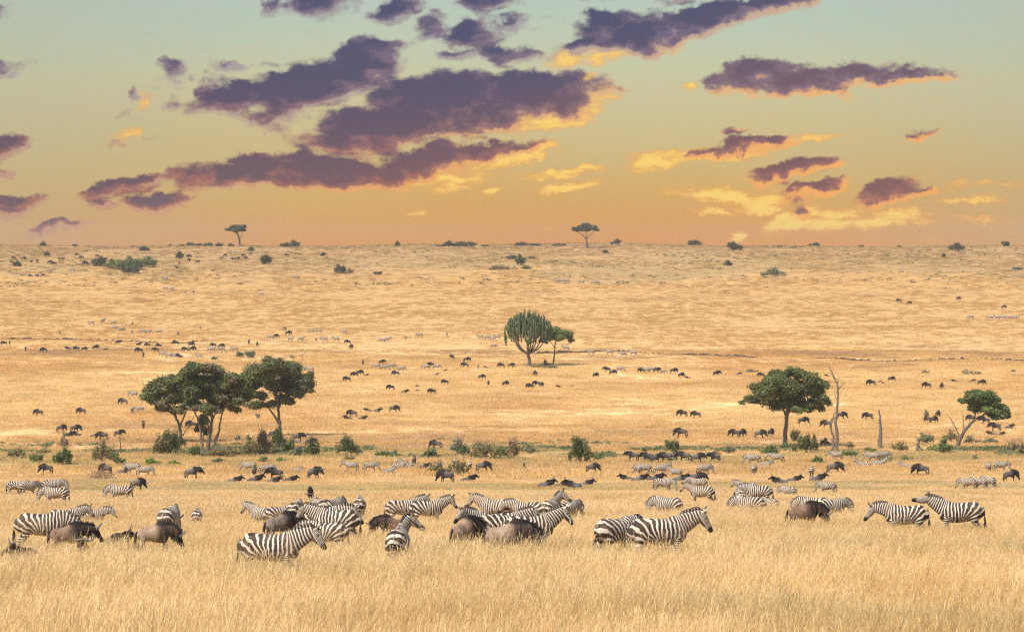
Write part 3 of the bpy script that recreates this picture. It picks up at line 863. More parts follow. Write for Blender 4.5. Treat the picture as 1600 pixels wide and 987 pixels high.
def make_wild(pose):
    na, ny, ha, hy, lying = WPOSE[pose]
    dz = -.60 if lying else 0
    S = np.array([(-.62, .96, .06, .05), (-.58, .95, .15, .10), (-.48, .935, .215, .165), (-.32, .925, .235, .195), (-.12, .92, .27, .225), (.08, .945, .34, .245), (.24, .985, .405, .23), (.38, .995, .40, .20), (.50, .99, .30, .15), (.57, .98, .13, .09)])
    parts = []; Cc = catmull(S, 3)
    parts.append(tube(np.stack([Cc[:, 0], 0 * Cc[:, 0], Cc[:, 1] + dz], 1), Cc[:, 3], Cc[:, 2], 16))
    for sy in (-1, 1):
        parts.append(tube([(-.42, sy * .08, 1.03 + dz), (-.44, sy * .11, .90 + dz), (-.42, sy * .12, .78 + dz)], [.08, .10, .075], [.10, .15, .11], 10, up=(1, 0, 0)))
    N0 = np.array([.36, 0, 1.08 + dz]); ns = [N0]
    for i, l in enumerate([.20, .15, .13, .12]):
        t = min(1, (i + .6) / 3.6); ns.append(ns[-1] + l * dirv(5 * (1 - t) + na * t, ny * t))
    neck = np.array(ns); nc = catmull(neck, 3); q = np.linspace(0, 1, len(nc))
    nb = np.interp(q, [0, .35, .7, 1], [.28, .20, .145, .115]); nw = np.interp(q, [0, .4, 1], [.15, .11, .085])
    parts.append(tube(nc, nw, nb, 12))
    poll = neck[-1]; hd = dirv(ha, hy); lat = np.cross([0, 0, 1.0], hd); lat /= np.linalg.norm(lat); hup = np.cross(hd, lat)
    hq = np.array([-.06, .02, .12, .24, .36, .46, .52]); hb = np.array([.07, .105, .115, .095, .078, .082, .045]); hw = np.array([.06, .088, .085, .065, .060, .078, .045])
    hc = poll + hd[None] * hq[:, None] - hup[None] * .02
    parts.append(tube(catmull(hc, 2), np.interp(np.linspace(0, 6, 13), range(7), hw), np.interp(np.linspace(0, 6, 13), range(7), hb), 12))
    for sy in (-1, 1):
        e0 = poll + lat * sy * .07 + hup * .02
        ed = lat * sy * .9 - hup * .35 - hd * .2
        parts.append(tube([e0, e0 + ed * .07, e0 + ed * .14, e0 + ed * .18], [.02, .032, .026, .01], [.016, .018, .016, .01], 8))
    legs = []
    if lying:
        for sy in (-1, 1):
            legs.append(([(.36, sy * .15, .28), (.55, sy * .19, .12), (.66, sy * .19, .055), (.46, sy * .17, .045), (.34, sy * .16, .04)], [.08, .055, .045, .036, .034]))
            legs.append(([(-.48, sy * .15, .32), (-.28, sy * .23, .17), (-.18, sy * .26, .07), (-.40, sy * .26, .055), (-.20, sy * .29, .04)], [.13, .10, .055, .045, .036]))
    else:
        for sy, sf, sh in ((1, .07, -.06), (-1, -.05, .08)):
            legs.append(([(.38, sy * .11, .84), (.38 + sf * .2, sy * .12, .70), (.39 + sf * .5, sy * .12, .54), (.395 + sf * .8, sy * .115, .40), (.395 + sf, sy * .11, .22), (.395 + sf, sy * .11, .10), (.43 + sf, sy * .11, .04), (.435 + sf, sy * .11, 0)], [.10, .075, .050, .042, .030, .034, .034, .045]))
            legs.append(([(-.42, sy * .10, .90), (-.40, sy * .12, .76), (-.42 + sh * .2, sy * .12, .66), (-.48 + sh * .4, sy * .115, .54), (-.54 + sh * .7, sy * .11, .46), (-.525 + sh * .9, sy * .11, .34), (-.51 + sh, sy * .105, .20), (-.505 + sh, sy * .105, .10), (-.48 + sh, sy * .105, .04), (-.47 + sh, sy * .105, 0)], [.13, .12, .09, .062, .046, .038, .031, .035, .034, .046]))
    for P, r in legs:
        c = catmull(P, 2); rr = np.interp(np.linspace(0, len(r) - 1, len(c)), range(len(r)), r); parts.append(tube(c, rr, rr * 1.05, 10, up=(1, 0, 0)))
    V, F = cat_tubes(parts); me, co = fuse(V, F, .019, 5); me.materials.append(M_WILD)
    x, z = co[:, 0], co[:, 2] - dz
    dn, sn = polyproj(co, nc); dh, sh_ = polyproj(co, hc)
    Ln = np.linalg.norm(np.diff(nc, axis=0), axis=1).sum()
    fore = smoothstep(-.05, .30, x)
    head = smoothstep(.02, .16, sh_) * (dh < .16) * (sn > Ln - .06)
    nz = np.zeros(len(me.vertices) * 3, np.float32); me.vertices.foreach_get('normal', nz); nz = nz.reshape(-1, 3)[:, 2]
    hump = smoothstep(1.20, 1.30, z) * smoothstep(-.02, .10, x)
    lower = smoothstep(.5, .2, z) * .4 if not lying else 0 * z
    setattr_(me, 'fore', fore); setattr_(me, 'dark', np.clip(np.maximum.reduce([head, hump * .9, lower]), 0, 1))
    me.polygons.foreach_set('use_smooth', np.ones(len(me.polygons), bool)); me.name = 'wildebeest_body'
    up, ac = [], []
    for t in np.gradient(nc, axis=0):
        t = t / np.linalg.norm(t); s = np.cross([0, 0, 1.0], t); s /= np.linalg.norm(s); ac.append(s); up.append(np.cross(t, s))
    up, ac = np.array(up), np.array(ac)
    path = [np.array([.08, 0, 1.27 + dz]), np.array([.24, 0, 1.375 + dz])] + list((nc + up * nb[:, None] * .95)[3:])
    ups = [np.array([0, 0, 1.0])] * 2 + list(up[3:]); acs = [np.array([0, 1.0, 0])] * 2 + list(ac[3:])
    P2, U2, A2 = catmull(np.array(path), 3), catmull(np.array(ups), 3), catmull(np.array(acs), 3)
    hh = np.interp(np.linspace(0, 1, len(P2)), [0, .15, .8, 1], [.02, .09, .14, .08])
    mane = hair_ridge(P2, U2, hh, .034, M_HAIR, 'wildebeest_mane', jag=.5, seed=5, across=A2)
    bp = (nc - up * nb[:, None] * .9)[4:]; bp = np.vstack([bp, hc[1:4] - hup * .10])
    bu = np.repeat(np.array([[0, 0, -1.0]]), len(bp), 0); ba = np.vstack([ac[4:], [lat] * 3])[:len(bp)]
    B2, BU, BA = catmull(bp, 3), catmull(bu, 3), catmull(ba, 3)
    bh = np.interp(np.linspace(0, 1, len(B2)), [0, .3, .8, 1], [.07, .24, .22, .08])
    beard = hair_ridge(B2, BU, bh, .022, M_BEARD, 'wildebeest_beard', jag=.5, seed=6, across=BA)
    horns = []
    for sy in (-1, 1):
        hp = [poll + hup * .085 + lat * sy * .02 + hd * .02, poll + hup * .08 + lat * sy * .12 + hd * .03, poll + hup * .05 + lat * sy * .24 + hd * .03, poll + hup * .10 + lat * sy * .33 + hd * .0, poll + hup * .22 + lat * sy * .33 - hd * .03, poll + hup * .31 + lat * sy * .26 - hd * .04]
        c = catmull(np.array(hp), 3); tv, tf = tube(c, np.interp(np.linspace(0, 1, len(c)), [0, .3, 1], [.06, .045, .012]), None, 8)
        horns.append(mesh_py('wildebeest_horn', tv, tf, [M_HORN]))
    b0 = np.array([-.61, 0, 1.02 + dz])
    if lying: TP = [b0, b0 + (-.05, .02, -.10), b0 + (-.08, .06, -.25), b0 + (-.09, .12, -.38), b0 + (-.09, .2, -.46)]
    else: TP = [b0, b0 + (-.05, .0, -.08), b0 + (-.075, .01, -.30), b0 + (-.08, .02, -.55), b0 + (-.08, .03, -.80)]
    c = catmull(np.array(TP), 4); tv, tf = tube(c, np.interp(np.linspace(0, 1, len(c)), [0, .2, .4, .8, 1], [.03, .03, .05, .055, .012]), None, 8)
    return {'body': me, 'mane': mane, 'beard': beard, 'tail': mesh_py('wildebeest_tail', tv, tf, [M_HAIR]), 'horn': horns[0], 'horn.': horns[1]}


_cache = {}


def proto(kind, pose):
    k = (kind, pose)
    if k not in _cache: _cache[k] = (make_zebra if kind == 'Z' else make_wild)(pose)
    return _cache[k]


_joined = {}


def joined(kind, pose):
    """a far copy: body, mane, tail and horns in one mesh"""
    k = (kind, pose)
    if k in _joined: return _joined[k]
    pr = proto(kind, pose)
    obs = []
    for nm, me in pr.items():
        o = bpy.data.objects.new('j', me.copy()); TMP.objects.link(o); obs.append(o)
    d = obs[0].modifiers.new('d', 'DECIMATE'); d.ratio = .25
    dg = bpy.context.evaluated_depsgraph_get(); dg.update()
    obs[0].data = bpy.data.meshes.new_from_object(obs[0].evaluated_get(dg)); obs[0].modifiers.clear()
    with bpy.context.temp_override(active_object=obs[0], selected_editable_objects=obs, selected_objects=obs):
        bpy.ops.object.join()
    me = obs[0].data; me.name = ('zebra' if kind == 'Z' else 'wildebeest'); bpy.data.objects.remove(obs[0])
    _joined[k] = me
    return me


def place_animal(kind, pose, px, ytop, heading, size=1.0, tone=None, label=None, group=None, parts=True):
    h = {('Z', 0): 1.275, ('Z', 1): .66, ('W', 0): 1.40, ('W', 1): .72}[(kind, 1 if pose == 'lie' else 0)] * size
    p = at(px, ytop, h)
    name = 'zebra' if kind == 'Z' else 'wildebeest'
    rz = R(heading)
    if parts:
        root = bpy.data.objects.new(name, None); COL.objects.link(root)
        for nm, me in proto(kind, pose).items():
            c = bpy.data.objects.new(nm.rstrip('.'), me); COL.objects.link(c); c.parent = root
            if tone: c.color = tuple(tone) + (1,)
    else:
        root = link(name, joined(kind, pose))
        if tone: root.color = tuple(tone) + (1,)
    root.location = p - Vector((0, 0, .03)); root.rotation_euler = (0, 0, rz); root.scale = (size,) * 3
    tag(root, label, name, group)
    return root, p
# ------------------------------------------------------------------ trees and bushes
def make_leaf_mat(name, cols, transl=.25):
    m = bpy.data.materials.new(name); m.use_nodes = True; t = m.node_tree; nt = NT(t)
    for n in list(t.nodes): t.nodes.remove(n)
    c = nt.ramp(nt.attr('rnd'), [(i / (len(cols) - 1), k) for i, k in enumerate(cols)])
    oi = nt.n.new('ShaderNodeObjectInfo')
    c = nt.mix(nt.math('MULTIPLY', oi.outputs['Random'], .35), c, nt.mix(1.0, c, (1.35, 1.1, .8), 'MULTIPLY'))
    d = nt.n.new('ShaderNodeBsdfPrincipled'); nt.put(c, d.inputs['Base Color']); d.inputs['Roughness'].default_value = .55; d.inputs['Specular IOR Level'].default_value = .3
    tr = nt.n.new('ShaderNodeBsdfTranslucent'); nt.put(c, tr.inputs[0])
    mx = nt.n.new('ShaderNodeMixShader'); mx.inputs[0].default_value = transl
    nt.l.new(d.outputs[0], mx.inputs[1]); nt.l.new(tr.outputs[0], mx.inputs[2])
    out = nt.n.new('ShaderNodeOutputMaterial'); nt.l.new(mx.outputs[0], out.inputs[0])
    return m


LEAF = {
 'dark': make_leaf_mat('dark_leaves', [(.050, .066, .022), (.088, .110, .036), (.14, .165, .055), (.22, .235, .09)]),
 'green': make_leaf_mat('green_leaves', [(.065, .10, .026), (.10, .155, .040), (.16, .21, .06), (.25, .28, .10)]),
 'bright': make_leaf_mat('bright_leaves', [(.10, .17, .02), (.16, .25, .03), (.24, .32, .05)]),
 'olive': make_leaf_mat('olive_leaves', [(.13, .12, .05), (.20, .18, .075), (.28, .24, .10), (.38, .31, .15)]),
 'grey': make_leaf_mat('grey_leaves', [(.10, .13, .075), (.16, .19, .11), (.23, .26, .15), (.32, .34, .20)]),
 'teal': make_leaf_mat('teal_leaves', [(.06, .10, .07), (.10, .15, .10), (.15, .20, .13)]),
 'mauve': make_leaf_mat('dusky_leaves', [(.07, .075, .032), (.12, .11, .06), (.19, .155, .11), (.26, .21, .15)]),
 'dry': make_leaf_mat('dry_twigs', [(.20, .135, .08), (.30, .21, .13), (.42, .32, .20)]),
 'far': make_leaf_mat('far_leaves', [(.045, .055, .03), (.075, .085, .045), (.11, .12, .065)]),
}
M_BARK = flat_mat('bark', (.125, .098, .078), .9, .5, 4)
M_PALEBARK = flat_mat('pale_bark', (.145, .12, .10), .9, .4, 4)
M_DARKBARK = flat_mat('dark_bark', (.085, .066, .053), .9, .4, 4)
M_SUCC = make_leaf_mat('succulent', [(.035, .055, .022), (.06, .085, .03), (.10, .125, .05)], .02)


def leaf_cloud(name, clumps, n, size, mat, seed, shell=.55, flat=1.0):
    """clumps: (centre, radii) in metres; many small leaf faces through the volume, denser at the lumpy surface"""
    r = np.random.default_rng(seed)
    # every clump is itself made of smaller sprays
    sub = []
    for c, rad in clumps:
        k = max(7, int(12 * (rad[0] * rad[2]) ** .5))
        for _ in range(k):
            d = r.normal(0, 1, 3); d /= np.linalg.norm(d); d[2] = d[2] * .85 + .12
            q = r.uniform(.1, 1.0)
            s = r.uniform(.30, .60)
            sub.append((np.array(c) + d * np.array(rad) * q * .86, np.array([rad[0], min(rad[1], rad[0] * 1.6), max(rad[2], rad[0] * .55)]) * s))
    w = np.array([max(1e-3, s[1][0] * s[1][2]) for s in sub]); w /= w.sum()
    pick = r.choice(len(sub), n, p=w)
    C = np.array([s[0] for s in sub])[pick]; Rr = np.array([s[1] for s in sub])[pick]
    d = r.normal(0, 1, (n, 3)); d /= np.linalg.norm(d, axis=1)[:, None]
    rad = (shell + (1 - shell) * r.uniform(0, 1, n)) ** .8 * (1 + .22 * r.normal(0, 1, n))
    P = C + d * Rr * rad[:, None]
    nrm = d * .9 + r.normal(0, .6, (n, 3)) + [0, 0, .25]; nrm /= np.linalg.norm(nrm, axis=1)[:, None]
    a = np.cross(nrm, r.normal(0, 1, (n, 3))); a /= np.linalg.norm(a, axis=1)[:, None]; b = np.cross(nrm, a)
    s = size * r.uniform(.55, 1.3, n)[:, None]
    V = np.stack([P - a * s, P - b * s * .6, P + a * s, P + b * s * .6], 1).reshape(-1, 3)
    F = np.arange(n * 4).reshape(n, 4)
    subc = r.uniform(0, 1, len(sub))[pick]
    col = np.clip(.45 * r.uniform(0, 1, n) + .55 * subc, 0, 1)
    return mesh_np(name, V, F, [mat], {'rnd': np.repeat(col, 4)})


def limb(P, r0, r1, n=7, wob=.0, seed=0):
    c = catmull(np.array(P, float), 5)
    if wob:
        r = np.random.default_rng(seed); c[1:-1] += r.normal(0, wob, c[1:-1].shape)
    t = np.linspace(0, 1, len(c)); rr = r0 + (r1 - r0) * t ** .8
    rr[0] *= 1.25
    return tube(c, rr, None, n)


def build_tree(name, base_px, clumps, limbs, leaves, size, matk, label, cat='tree', group=None, bark=None, seed=0, depth=.75, extra=None, trunk_name='trunk'):
    """clump and limb positions are photo pixels around the tree's foot; they become metres in the tree's own space, with depth added"""
    p = at(*base_px); s = scale_at(p); r = np.random.default_rng(seed + 500)
    root = bpy.data.objects.new(name, None); COL.objects.link(root); root.location = p
    cl = []
    xs = [c[0] for c in clumps] or [base_px[0]]
    half = (max(xs) - min(xs)) / 2 / s + .5; cx = (max(xs) + min(xs)) / 2
    for (x, y, rx, ry) in clumps:
        X = (x - base_px[0]) / s; Z = (base_px[1] - y) / s
        edge = abs(x - cx) / s / half
        D = r.uniform(-1, 1) * depth * half * math.sqrt(max(0.05, 1 - edge ** 2)) * .8
        cl.append(((X, D, Z), (rx / s, max(rx / s, .8 * half * .5), ry / s)))
    parts = []
    for k, (pts, w0, w1) in enumerate(limbs):
        q = []
        for j, pt in enumerate(pts):
            D = pt[2] if len(pt) > 2 else 0
            q.append(((pt[0] - base_px[0]) / s, D, (base_px[1] - pt[1]) / s - (.25 if j == 0 and k == 0 else 0)))
        parts.append(limb(q, w0, w1, 8, .03, seed + k))
    # twigs reaching into the clumps
    ends = [np.array([(pt[-1][0] - base_px[0]) / s, (pt[-1][2] if len(pt[-1]) > 2 else 0), (base_px[1] - pt[-1][1]) / s]) for pt, _, _ in limbs]
    for (c, rad) in cl:
        c = np.array(c); e = min(ends, key=lambda q: np.linalg.norm(q - c))
        if np.linalg.norm(e - c) > .3:
            parts.append(limb([e, e * .5 + c * .5 + [0, 0, -.12 * np.linalg.norm(e - c)], c], .085, .03, 6, .03, seed))
    V, F = cat_tubes(parts)
    link(trunk_name, mesh_py(trunk_name, V, F, [bark or M_BARK]), root)
    if cl:
        mk = [matk] if isinstance(matk, str) else matk
        n_each = leaves // len(mk)
        if len(mk) == 1:
            link('crown', leaf_cloud('crown', cl, leaves, size, LEAF[mk[0]], seed), root)
        else:   # crown in two tones: one mesh, faces of both leaf materials
            A = leaf_cloud('crown', cl, leaves, size, LEAF[mk[0]], seed)
            A.materials.append(LEAF[mk[1]])
            cxs = np.zeros(len(A.vertices) * 3, np.float32); A.vertices.foreach_get('co', cxs); cxs = cxs.reshape(-1, 4, 3)[:, 0]
            f = vnoise(cxs[:, 0] + 50, cxs[:, 2] + cxs[:, 1] + 50, 1.3, seed) > .60
            A.polygons.foreach_set('material_index', f.astype(np.int32))
            link('crown', A, root)
    tag(root, label, cat, group)
    return root


# --- trees of the valley line
build_tree('broadleaf_tree', (284, 692), [(240, 612, 17, 14), (262, 604, 22, 17), (250, 628, 20, 11), (274, 622, 20, 14), (288, 594, 18, 15), (233, 626, 10, 9), (268, 592, 12, 10), (292, 612, 18, 16), (236, 618, 14, 12), (256, 638, 16, 7), (280, 640, 14, 7)],
           [([(284, 692), (281, 668), (275, 652), (262, 640)], .26, .10), ([(281, 668), (288, 650), (293, 636)], .14, .07), ([(275, 652), (270, 632), (262, 618)], .12, .05), ([(286, 680), (298, 660), (303, 648)], .07, .03)],
           30000, .17, ['dark', 'mauve'], 'left tree of the dark green group, its crown sloping down to the left', group='trees along the valley line', seed=1, bark=M_DARKBARK)
build_tree('broadleaf_tree', (321, 712), [(296, 577, 20, 12), (318, 575, 22, 11), (337, 588, 22, 15), (308, 598, 26, 16), (350, 603, 22, 17), (366, 588, 16, 11), (330, 618, 24, 15), (300, 622, 17, 11), (356, 628, 17, 11), (372, 608, 16, 15), (282, 590, 12, 9), (340, 640, 12, 6), (384, 600, 12, 12), (376, 626, 14, 10), (322, 636, 16, 8), (290, 634, 12, 8), (364, 638, 12, 8), (300, 610, 18, 12), (345, 622, 20, 14), (384, 616, 16, 14), (338, 634, 16, 8), (306, 634, 14, 8)],
           [([(325, 712), (326, 690), (331, 660), (330, 640), (322, 618)], .30, .12), ([(318, 711), (315, 690), (311, 660), (304, 640)], .20, .09), ([(329, 708), (340, 680), (346, 650), (352, 634)], .16, .07), ([(327, 690), (324, 660), (316, 640)], .14, .06), ([(332, 690), (343, 672), (349, 667)], .06, .02), ([(330, 660), (344, 630), (352, 615)], .10, .04)],
           46000, .17, ['dark', 'mauve'], 'middle and widest tree of the dark green group, on several slanting pale trunks', group='trees along the valley line', seed=2)
build_tree('sapling', (318, 690), [(319, 655, 11, 12), (314, 668, 10, 10), (326, 646, 7, 6), (322, 674, 9, 8)], [([(318, 690), (318, 670), (319, 655)], .08, .03)], 9000, .13, 'dark', 'small dark leafy sapling growing between the slanting trunks of the widest tree', seed=3)
build_tree('broadleaf_tree', (438, 682), [(430, 569, 26, 11), (408, 583, 24, 15), (450, 578, 24, 13), (470, 596, 20, 15), (481, 588, 10, 9), (394, 600, 17, 13), (425, 603, 26, 15), (456, 613, 20, 11), (440, 622, 16, 9), (405, 620, 15, 8), (481, 607, 12, 9), (388, 588, 12, 10), (468, 612, 14, 12), (388, 614, 16, 13), (400, 632, 18, 9), (384, 600, 14, 12), (424, 632, 16, 7), (452, 628, 14, 7), (440, 600, 22, 14)],
           [([(438, 682), (437, 665), (435, 640), (435, 618)], .30, .15), ([(436, 662), (426, 645), (416, 632), (406, 622)], .17, .07), ([(435, 638), (444, 622), (456, 608)], .12, .05), ([(435, 630), (430, 606), (428, 590)], .12, .05)],
           44000, .17, ['dark', 'mauve'], 'round crowned tree on a forked trunk, at the right of the dark green group', group='trees along the valley line', seed=4)
build_tree('broadleaf_tree', (1227, 698), [(1222, 588, 22, 13), (1252, 586, 22, 12), (1190, 610, 20, 13), (1215, 608, 26, 17), (1245, 608, 26, 17), (1278, 608, 20, 15), (1289, 624, 13, 11), (1170, 623, 11, 7), (1200, 628, 18, 9), (1234, 630, 24, 11), (1264, 634, 20, 9), (1284, 638, 12, 7), (1236, 578, 12, 6), (1204, 597, 16, 11), (1268, 594, 16, 11), (1180, 624, 14, 8), (1160, 630, 7, 5), (1216, 636, 16, 7), (1250, 640, 16, 6), (1274, 630, 18, 12), (1230, 606, 24, 18)],
           [([(1227, 698), (1227, 680), (1229, 655), (1231, 642)], .32, .22), ([(1229, 652), (1222, 636), (1212, 622), (1200, 614)], .16, .06), ([(1231, 644), (1228, 620), (1224, 602)], .15, .06), ([(1231, 644), (1242, 628), (1256, 614)], .15, .06), ([(1230, 648), (1238, 634), (1240, 610)], .10, .04)],
           52000, .165, 'dark', 'large round dark green tree on one straight trunk, right of centre', group='trees along the valley line', seed=5)
build_tree('leaning_tree', (1494, 701), [(1514, 622, 15, 11), (1530, 620, 20, 12), (1548, 630, 20, 13), (1562, 648, 16, 10), (1528, 636, 16, 9), (1565, 638, 14, 9), (1575, 650, 8, 8), (1540, 638, 15, 7), (1505, 627, 7, 6), (1556, 650, 13, 6), (1524, 630, 10, 6)],
           [([(1494, 701), (1499, 688), (1508, 672), (1520, 658), (1530, 651)], .30, .14), ([(1520, 658), (1524, 645), (1520, 630)], .12, .05), ([(1530, 651), (1545, 645), (1558, 640)], .11, .05), ([(1507, 674), (1505, 660), (1505, 645)], .09, .03), ([(1498, 678), (1490, 662), (1484, 652), (1478, 647)], .08, .025), ([(1490, 662), (1491, 655)], .04, .02)],
           42000, .15, ['dark', 'green'], 'tree leaning far to the right with a wind-swept crown and a bare dead fork', seed=6, group='trees along the valley line')
build_tree('small_tree', (864, 571), [(864, 516, 14, 8), (880, 520, 13, 8), (855, 527, 12, 7), (889, 526, 9, 6), (870, 527, 14, 6), (848, 532, 6, 4), (893, 532, 6, 4)],
           [([(864, 571), (866, 556), (867, 543), (868, 534)], .20, .12), ([(868, 544), (860, 534), (855, 529)], .08, .04), ([(868, 554), (878, 544), (886, 538)], .06, .03), ([(868, 536), (878, 528)], .07, .03)],
           17000, .17, 'green', 'small umbrella shaped tree close beside the candelabra tree', seed=7)
# --- acacias on the skyline
build_tree('acacia_tree', (375, 382), [(366, 352, 8, 2.6), (376, 352, 8, 2.6), (358, 356, 6, 2), (370, 357, 8, 3), (380, 357, 5, 2.4)],
           [([(375, 382), (374, 372), (372, 365), (370, 359)], .5, .28), ([(374, 372), (378, 366), (378, 360)], .15, .1), ([(372, 364), (365, 359)], .2, .1), ([(378, 383), (381, 380)], .5, .4)], 4200, .42, 'far', 'flat topped acacia standing alone on the skyline at the left', seed=8, group='acacias on the skyline', depth=.9)
build_tree('acacia_tree', (917, 388), [(904, 357, 9, 3.4), (915, 353, 10, 3.6), (927, 356, 9, 3.6), (897, 359, 5, 2.2), (917, 359, 9, 3), (932, 359, 4.5, 2.4)],
           [([(917, 388), (917, 380), (916, 373)], .5, .34), ([(916, 374), (910, 367), (901, 361)], .25, .1), ([(916, 374), (922, 367), (929, 360)], .25, .1), ([(916, 374), (916, 366), (915, 358)], .2, .1)], 5200, .42, 'far', 'wide acacia with spreading limbs on the skyline right of centre', seed=9, group='acacias on the skyline', depth=.9)


# --- candelabra tree
def candelabra():
    base = (826, 573); p = at(*base); s = scale_at(p); r = np.random.default_rng(42)
    root = bpy.data.objects.new('candelabra_tree', None); COL.objects.link(root); root.location = p
    q = lambda x, y, d=0: np.array([(x - base[0]) / s, d, (base[1] - y) / s])
    wood = [limb([q(826, 576), q(827, 562), q(825, 553)], .42, .34, 10)]
    arms, ends = [], []
    fork = q(825, 553)
    for k in range(11):
        a = 2 * math.pi * k / 11 + r.uniform(-.2, .2); rad = r.uniform(2.2, 3.9); hz = r.uniform(5.2, 6.4)
        e = np.array([rad * math.cos(a), rad * math.sin(a) * .9, hz])
        m = fork * .5 + e * .5 + np.array([math.cos(a), math.sin(a), -.9]) * .35
        wood.append(limb([fork, m, e], .20, .11, 7)); ends.append(e)
    ends.append(np.array([0, 0, 6.4])); wood.append(limb([fork, q(826, 535), ends[-1]], .2, .1, 7))
    W, H = 5.2, 5.0
    for k in range(300):
        a = r.uniform(0, 2 * math.pi); u = math.sqrt(r.uniform(0, 1)); x, y = u * W * math.cos(a), u * W * math.sin(a) * .9
        top = 7.2 + (H) * math.sqrt(max(0, 1 - (u * .98) ** 2)) * r.uniform(.66, 1.06) + .25 * math.sin(a * 5)
        ln = r.uniform(1.2, 3.8); bot = top - ln
        e = min(ends, key=lambda v: np.hypot(v[0] - x, v[1] - y))
        b = np.array([x * .93, y * .93, bot])
        arms.append(limb([b, np.array([x, y, bot + ln * .4]), np.array([x * 1.01, y * 1.01, top])], .17, .12, 6, .015, k))
        if k % 5 == 0: wood.append(limb([e, e * .45 + b * .55 + [0, 0, -.25], b], .09, .08, 6))
    V, F = cat_tubes(wood); link('trunk', mesh_py('trunk', V, F, [M_BARK]), root)
    V, F = cat_tubes(arms); n = len(V)
    me = mesh_py('crown', V, F, [M_SUCC], {'rnd': np.repeat(r.uniform(0, 1, n // 6 + 1), 6)[:n]}); link('crown', me, root)
    tag(root, 'tall candelabra tree with a dome of upright fleshy green arms', 'tree')


candelabra()


def dead(name, base_px, limbs, label, bark, seed=0, cat='dead tree'):
    p = at(*base_px); s = scale_at(p); parts = []
    for k, (pts, w0, w1) in enumerate(limbs):
        parts.append(limb([((pt[0] - base_px[0]) / s, pt[2] if len(pt) > 2 else 0, (base_px[1] - pt[1]) / s - (.2 if j == 0 and k == 0 else 0)) for j, pt in enumerate(pts)], w0, w1, 7, .035, seed + k))
    V, F = cat_tubes(parts); o = link(name, mesh_py(name, V, F, [bark])); o.location = p
    tag(o, label, cat); return o


dead('dead_tree', (1306, 705), [([(1307, 705), (1308, 680), (1306, 655), (1309, 625), (1308, 602), (1302, 586), (1293, 568)], .26, .04), ([(1308, 612), (1313, 604), (1321, 597)], .10, .03), ([(1308, 598), (1311, 586)], .07, .02), ([(1301, 704), (1302, 685), (1298, 668), (1301, 655), (1308, 648)], .16, .07), ([(1298, 668), (1293, 659), (1288, 660)], .08, .03), ([(1307, 640), (1299, 655), (1297, 660)], .08, .04), ([(1308, 625), (1304, 614), (1303, 606)], .05, .02), ([(1305, 592), (1298, 584), (1297, 576)], .05, .015), ([(1316, 602), (1317, 594)], .04, .015), ([(1301, 690), (1295, 680)], .05, .015)],
     'tall bare dead tree with thin forked grey limbs beside the large round tree', M_PALEBARK, 1)
dead('broken_tree', (1376, 701), [([(1376, 702), (1376, 680), (1375, 655), (1373, 640)], .30, .10), ([(1373, 701), (1372, 690), (1373, 680)], .14, .04), ([(1380, 700), (1383, 688)], .07, .02)],
     'broken bare tree trunk standing like a spike between the dead tree and leaning tree', M_PALEBARK, 2)
dead('tree_stump', (1434, 705), [([(1434, 706), (1434, 695), (1435, 686)], .24, .16)], 'short weathered grey stump left of the leaning tree', M_PALEBARK, 3, 'stump')
dead('dead_sapling', (188, 708), [([(188, 709), (188, 695), (187, 684), (183, 676), (175, 671)], .09, .02), ([(188, 686), (196, 682), (205, 678)], .05, .015), ([(187, 684), (192, 676)], .04, .015)], 'small bare sapling with two spread twigs behind the left bushes', M_DARKBARK, 4)
dead('dead_sapling', (473, 562), [([(473, 562), (472, 555), (477, 550), (485, 545)], .10, .03), ([(472, 556), (470, 552)], .06, .03)], 'thin crooked dead branch standing in the plain above the round crowned tree', M_PALEBARK, 5)
dead('fallen_tree', (128, 414), [([(112, 417), (122, 413), (134, 411), (146, 409)], .35, .12), ([(122, 413), (116, 410)], .2, .06), ([(128, 412), (124, 417), (118, 420)], .18, .06), ([(134, 411), (140, 413, 1), (143, 416, 1)], .2, .05)], 'bleached fallen tree lying on the upper left slope beside the dark bush', M_PALEBARK, 6, 'fallen tree')

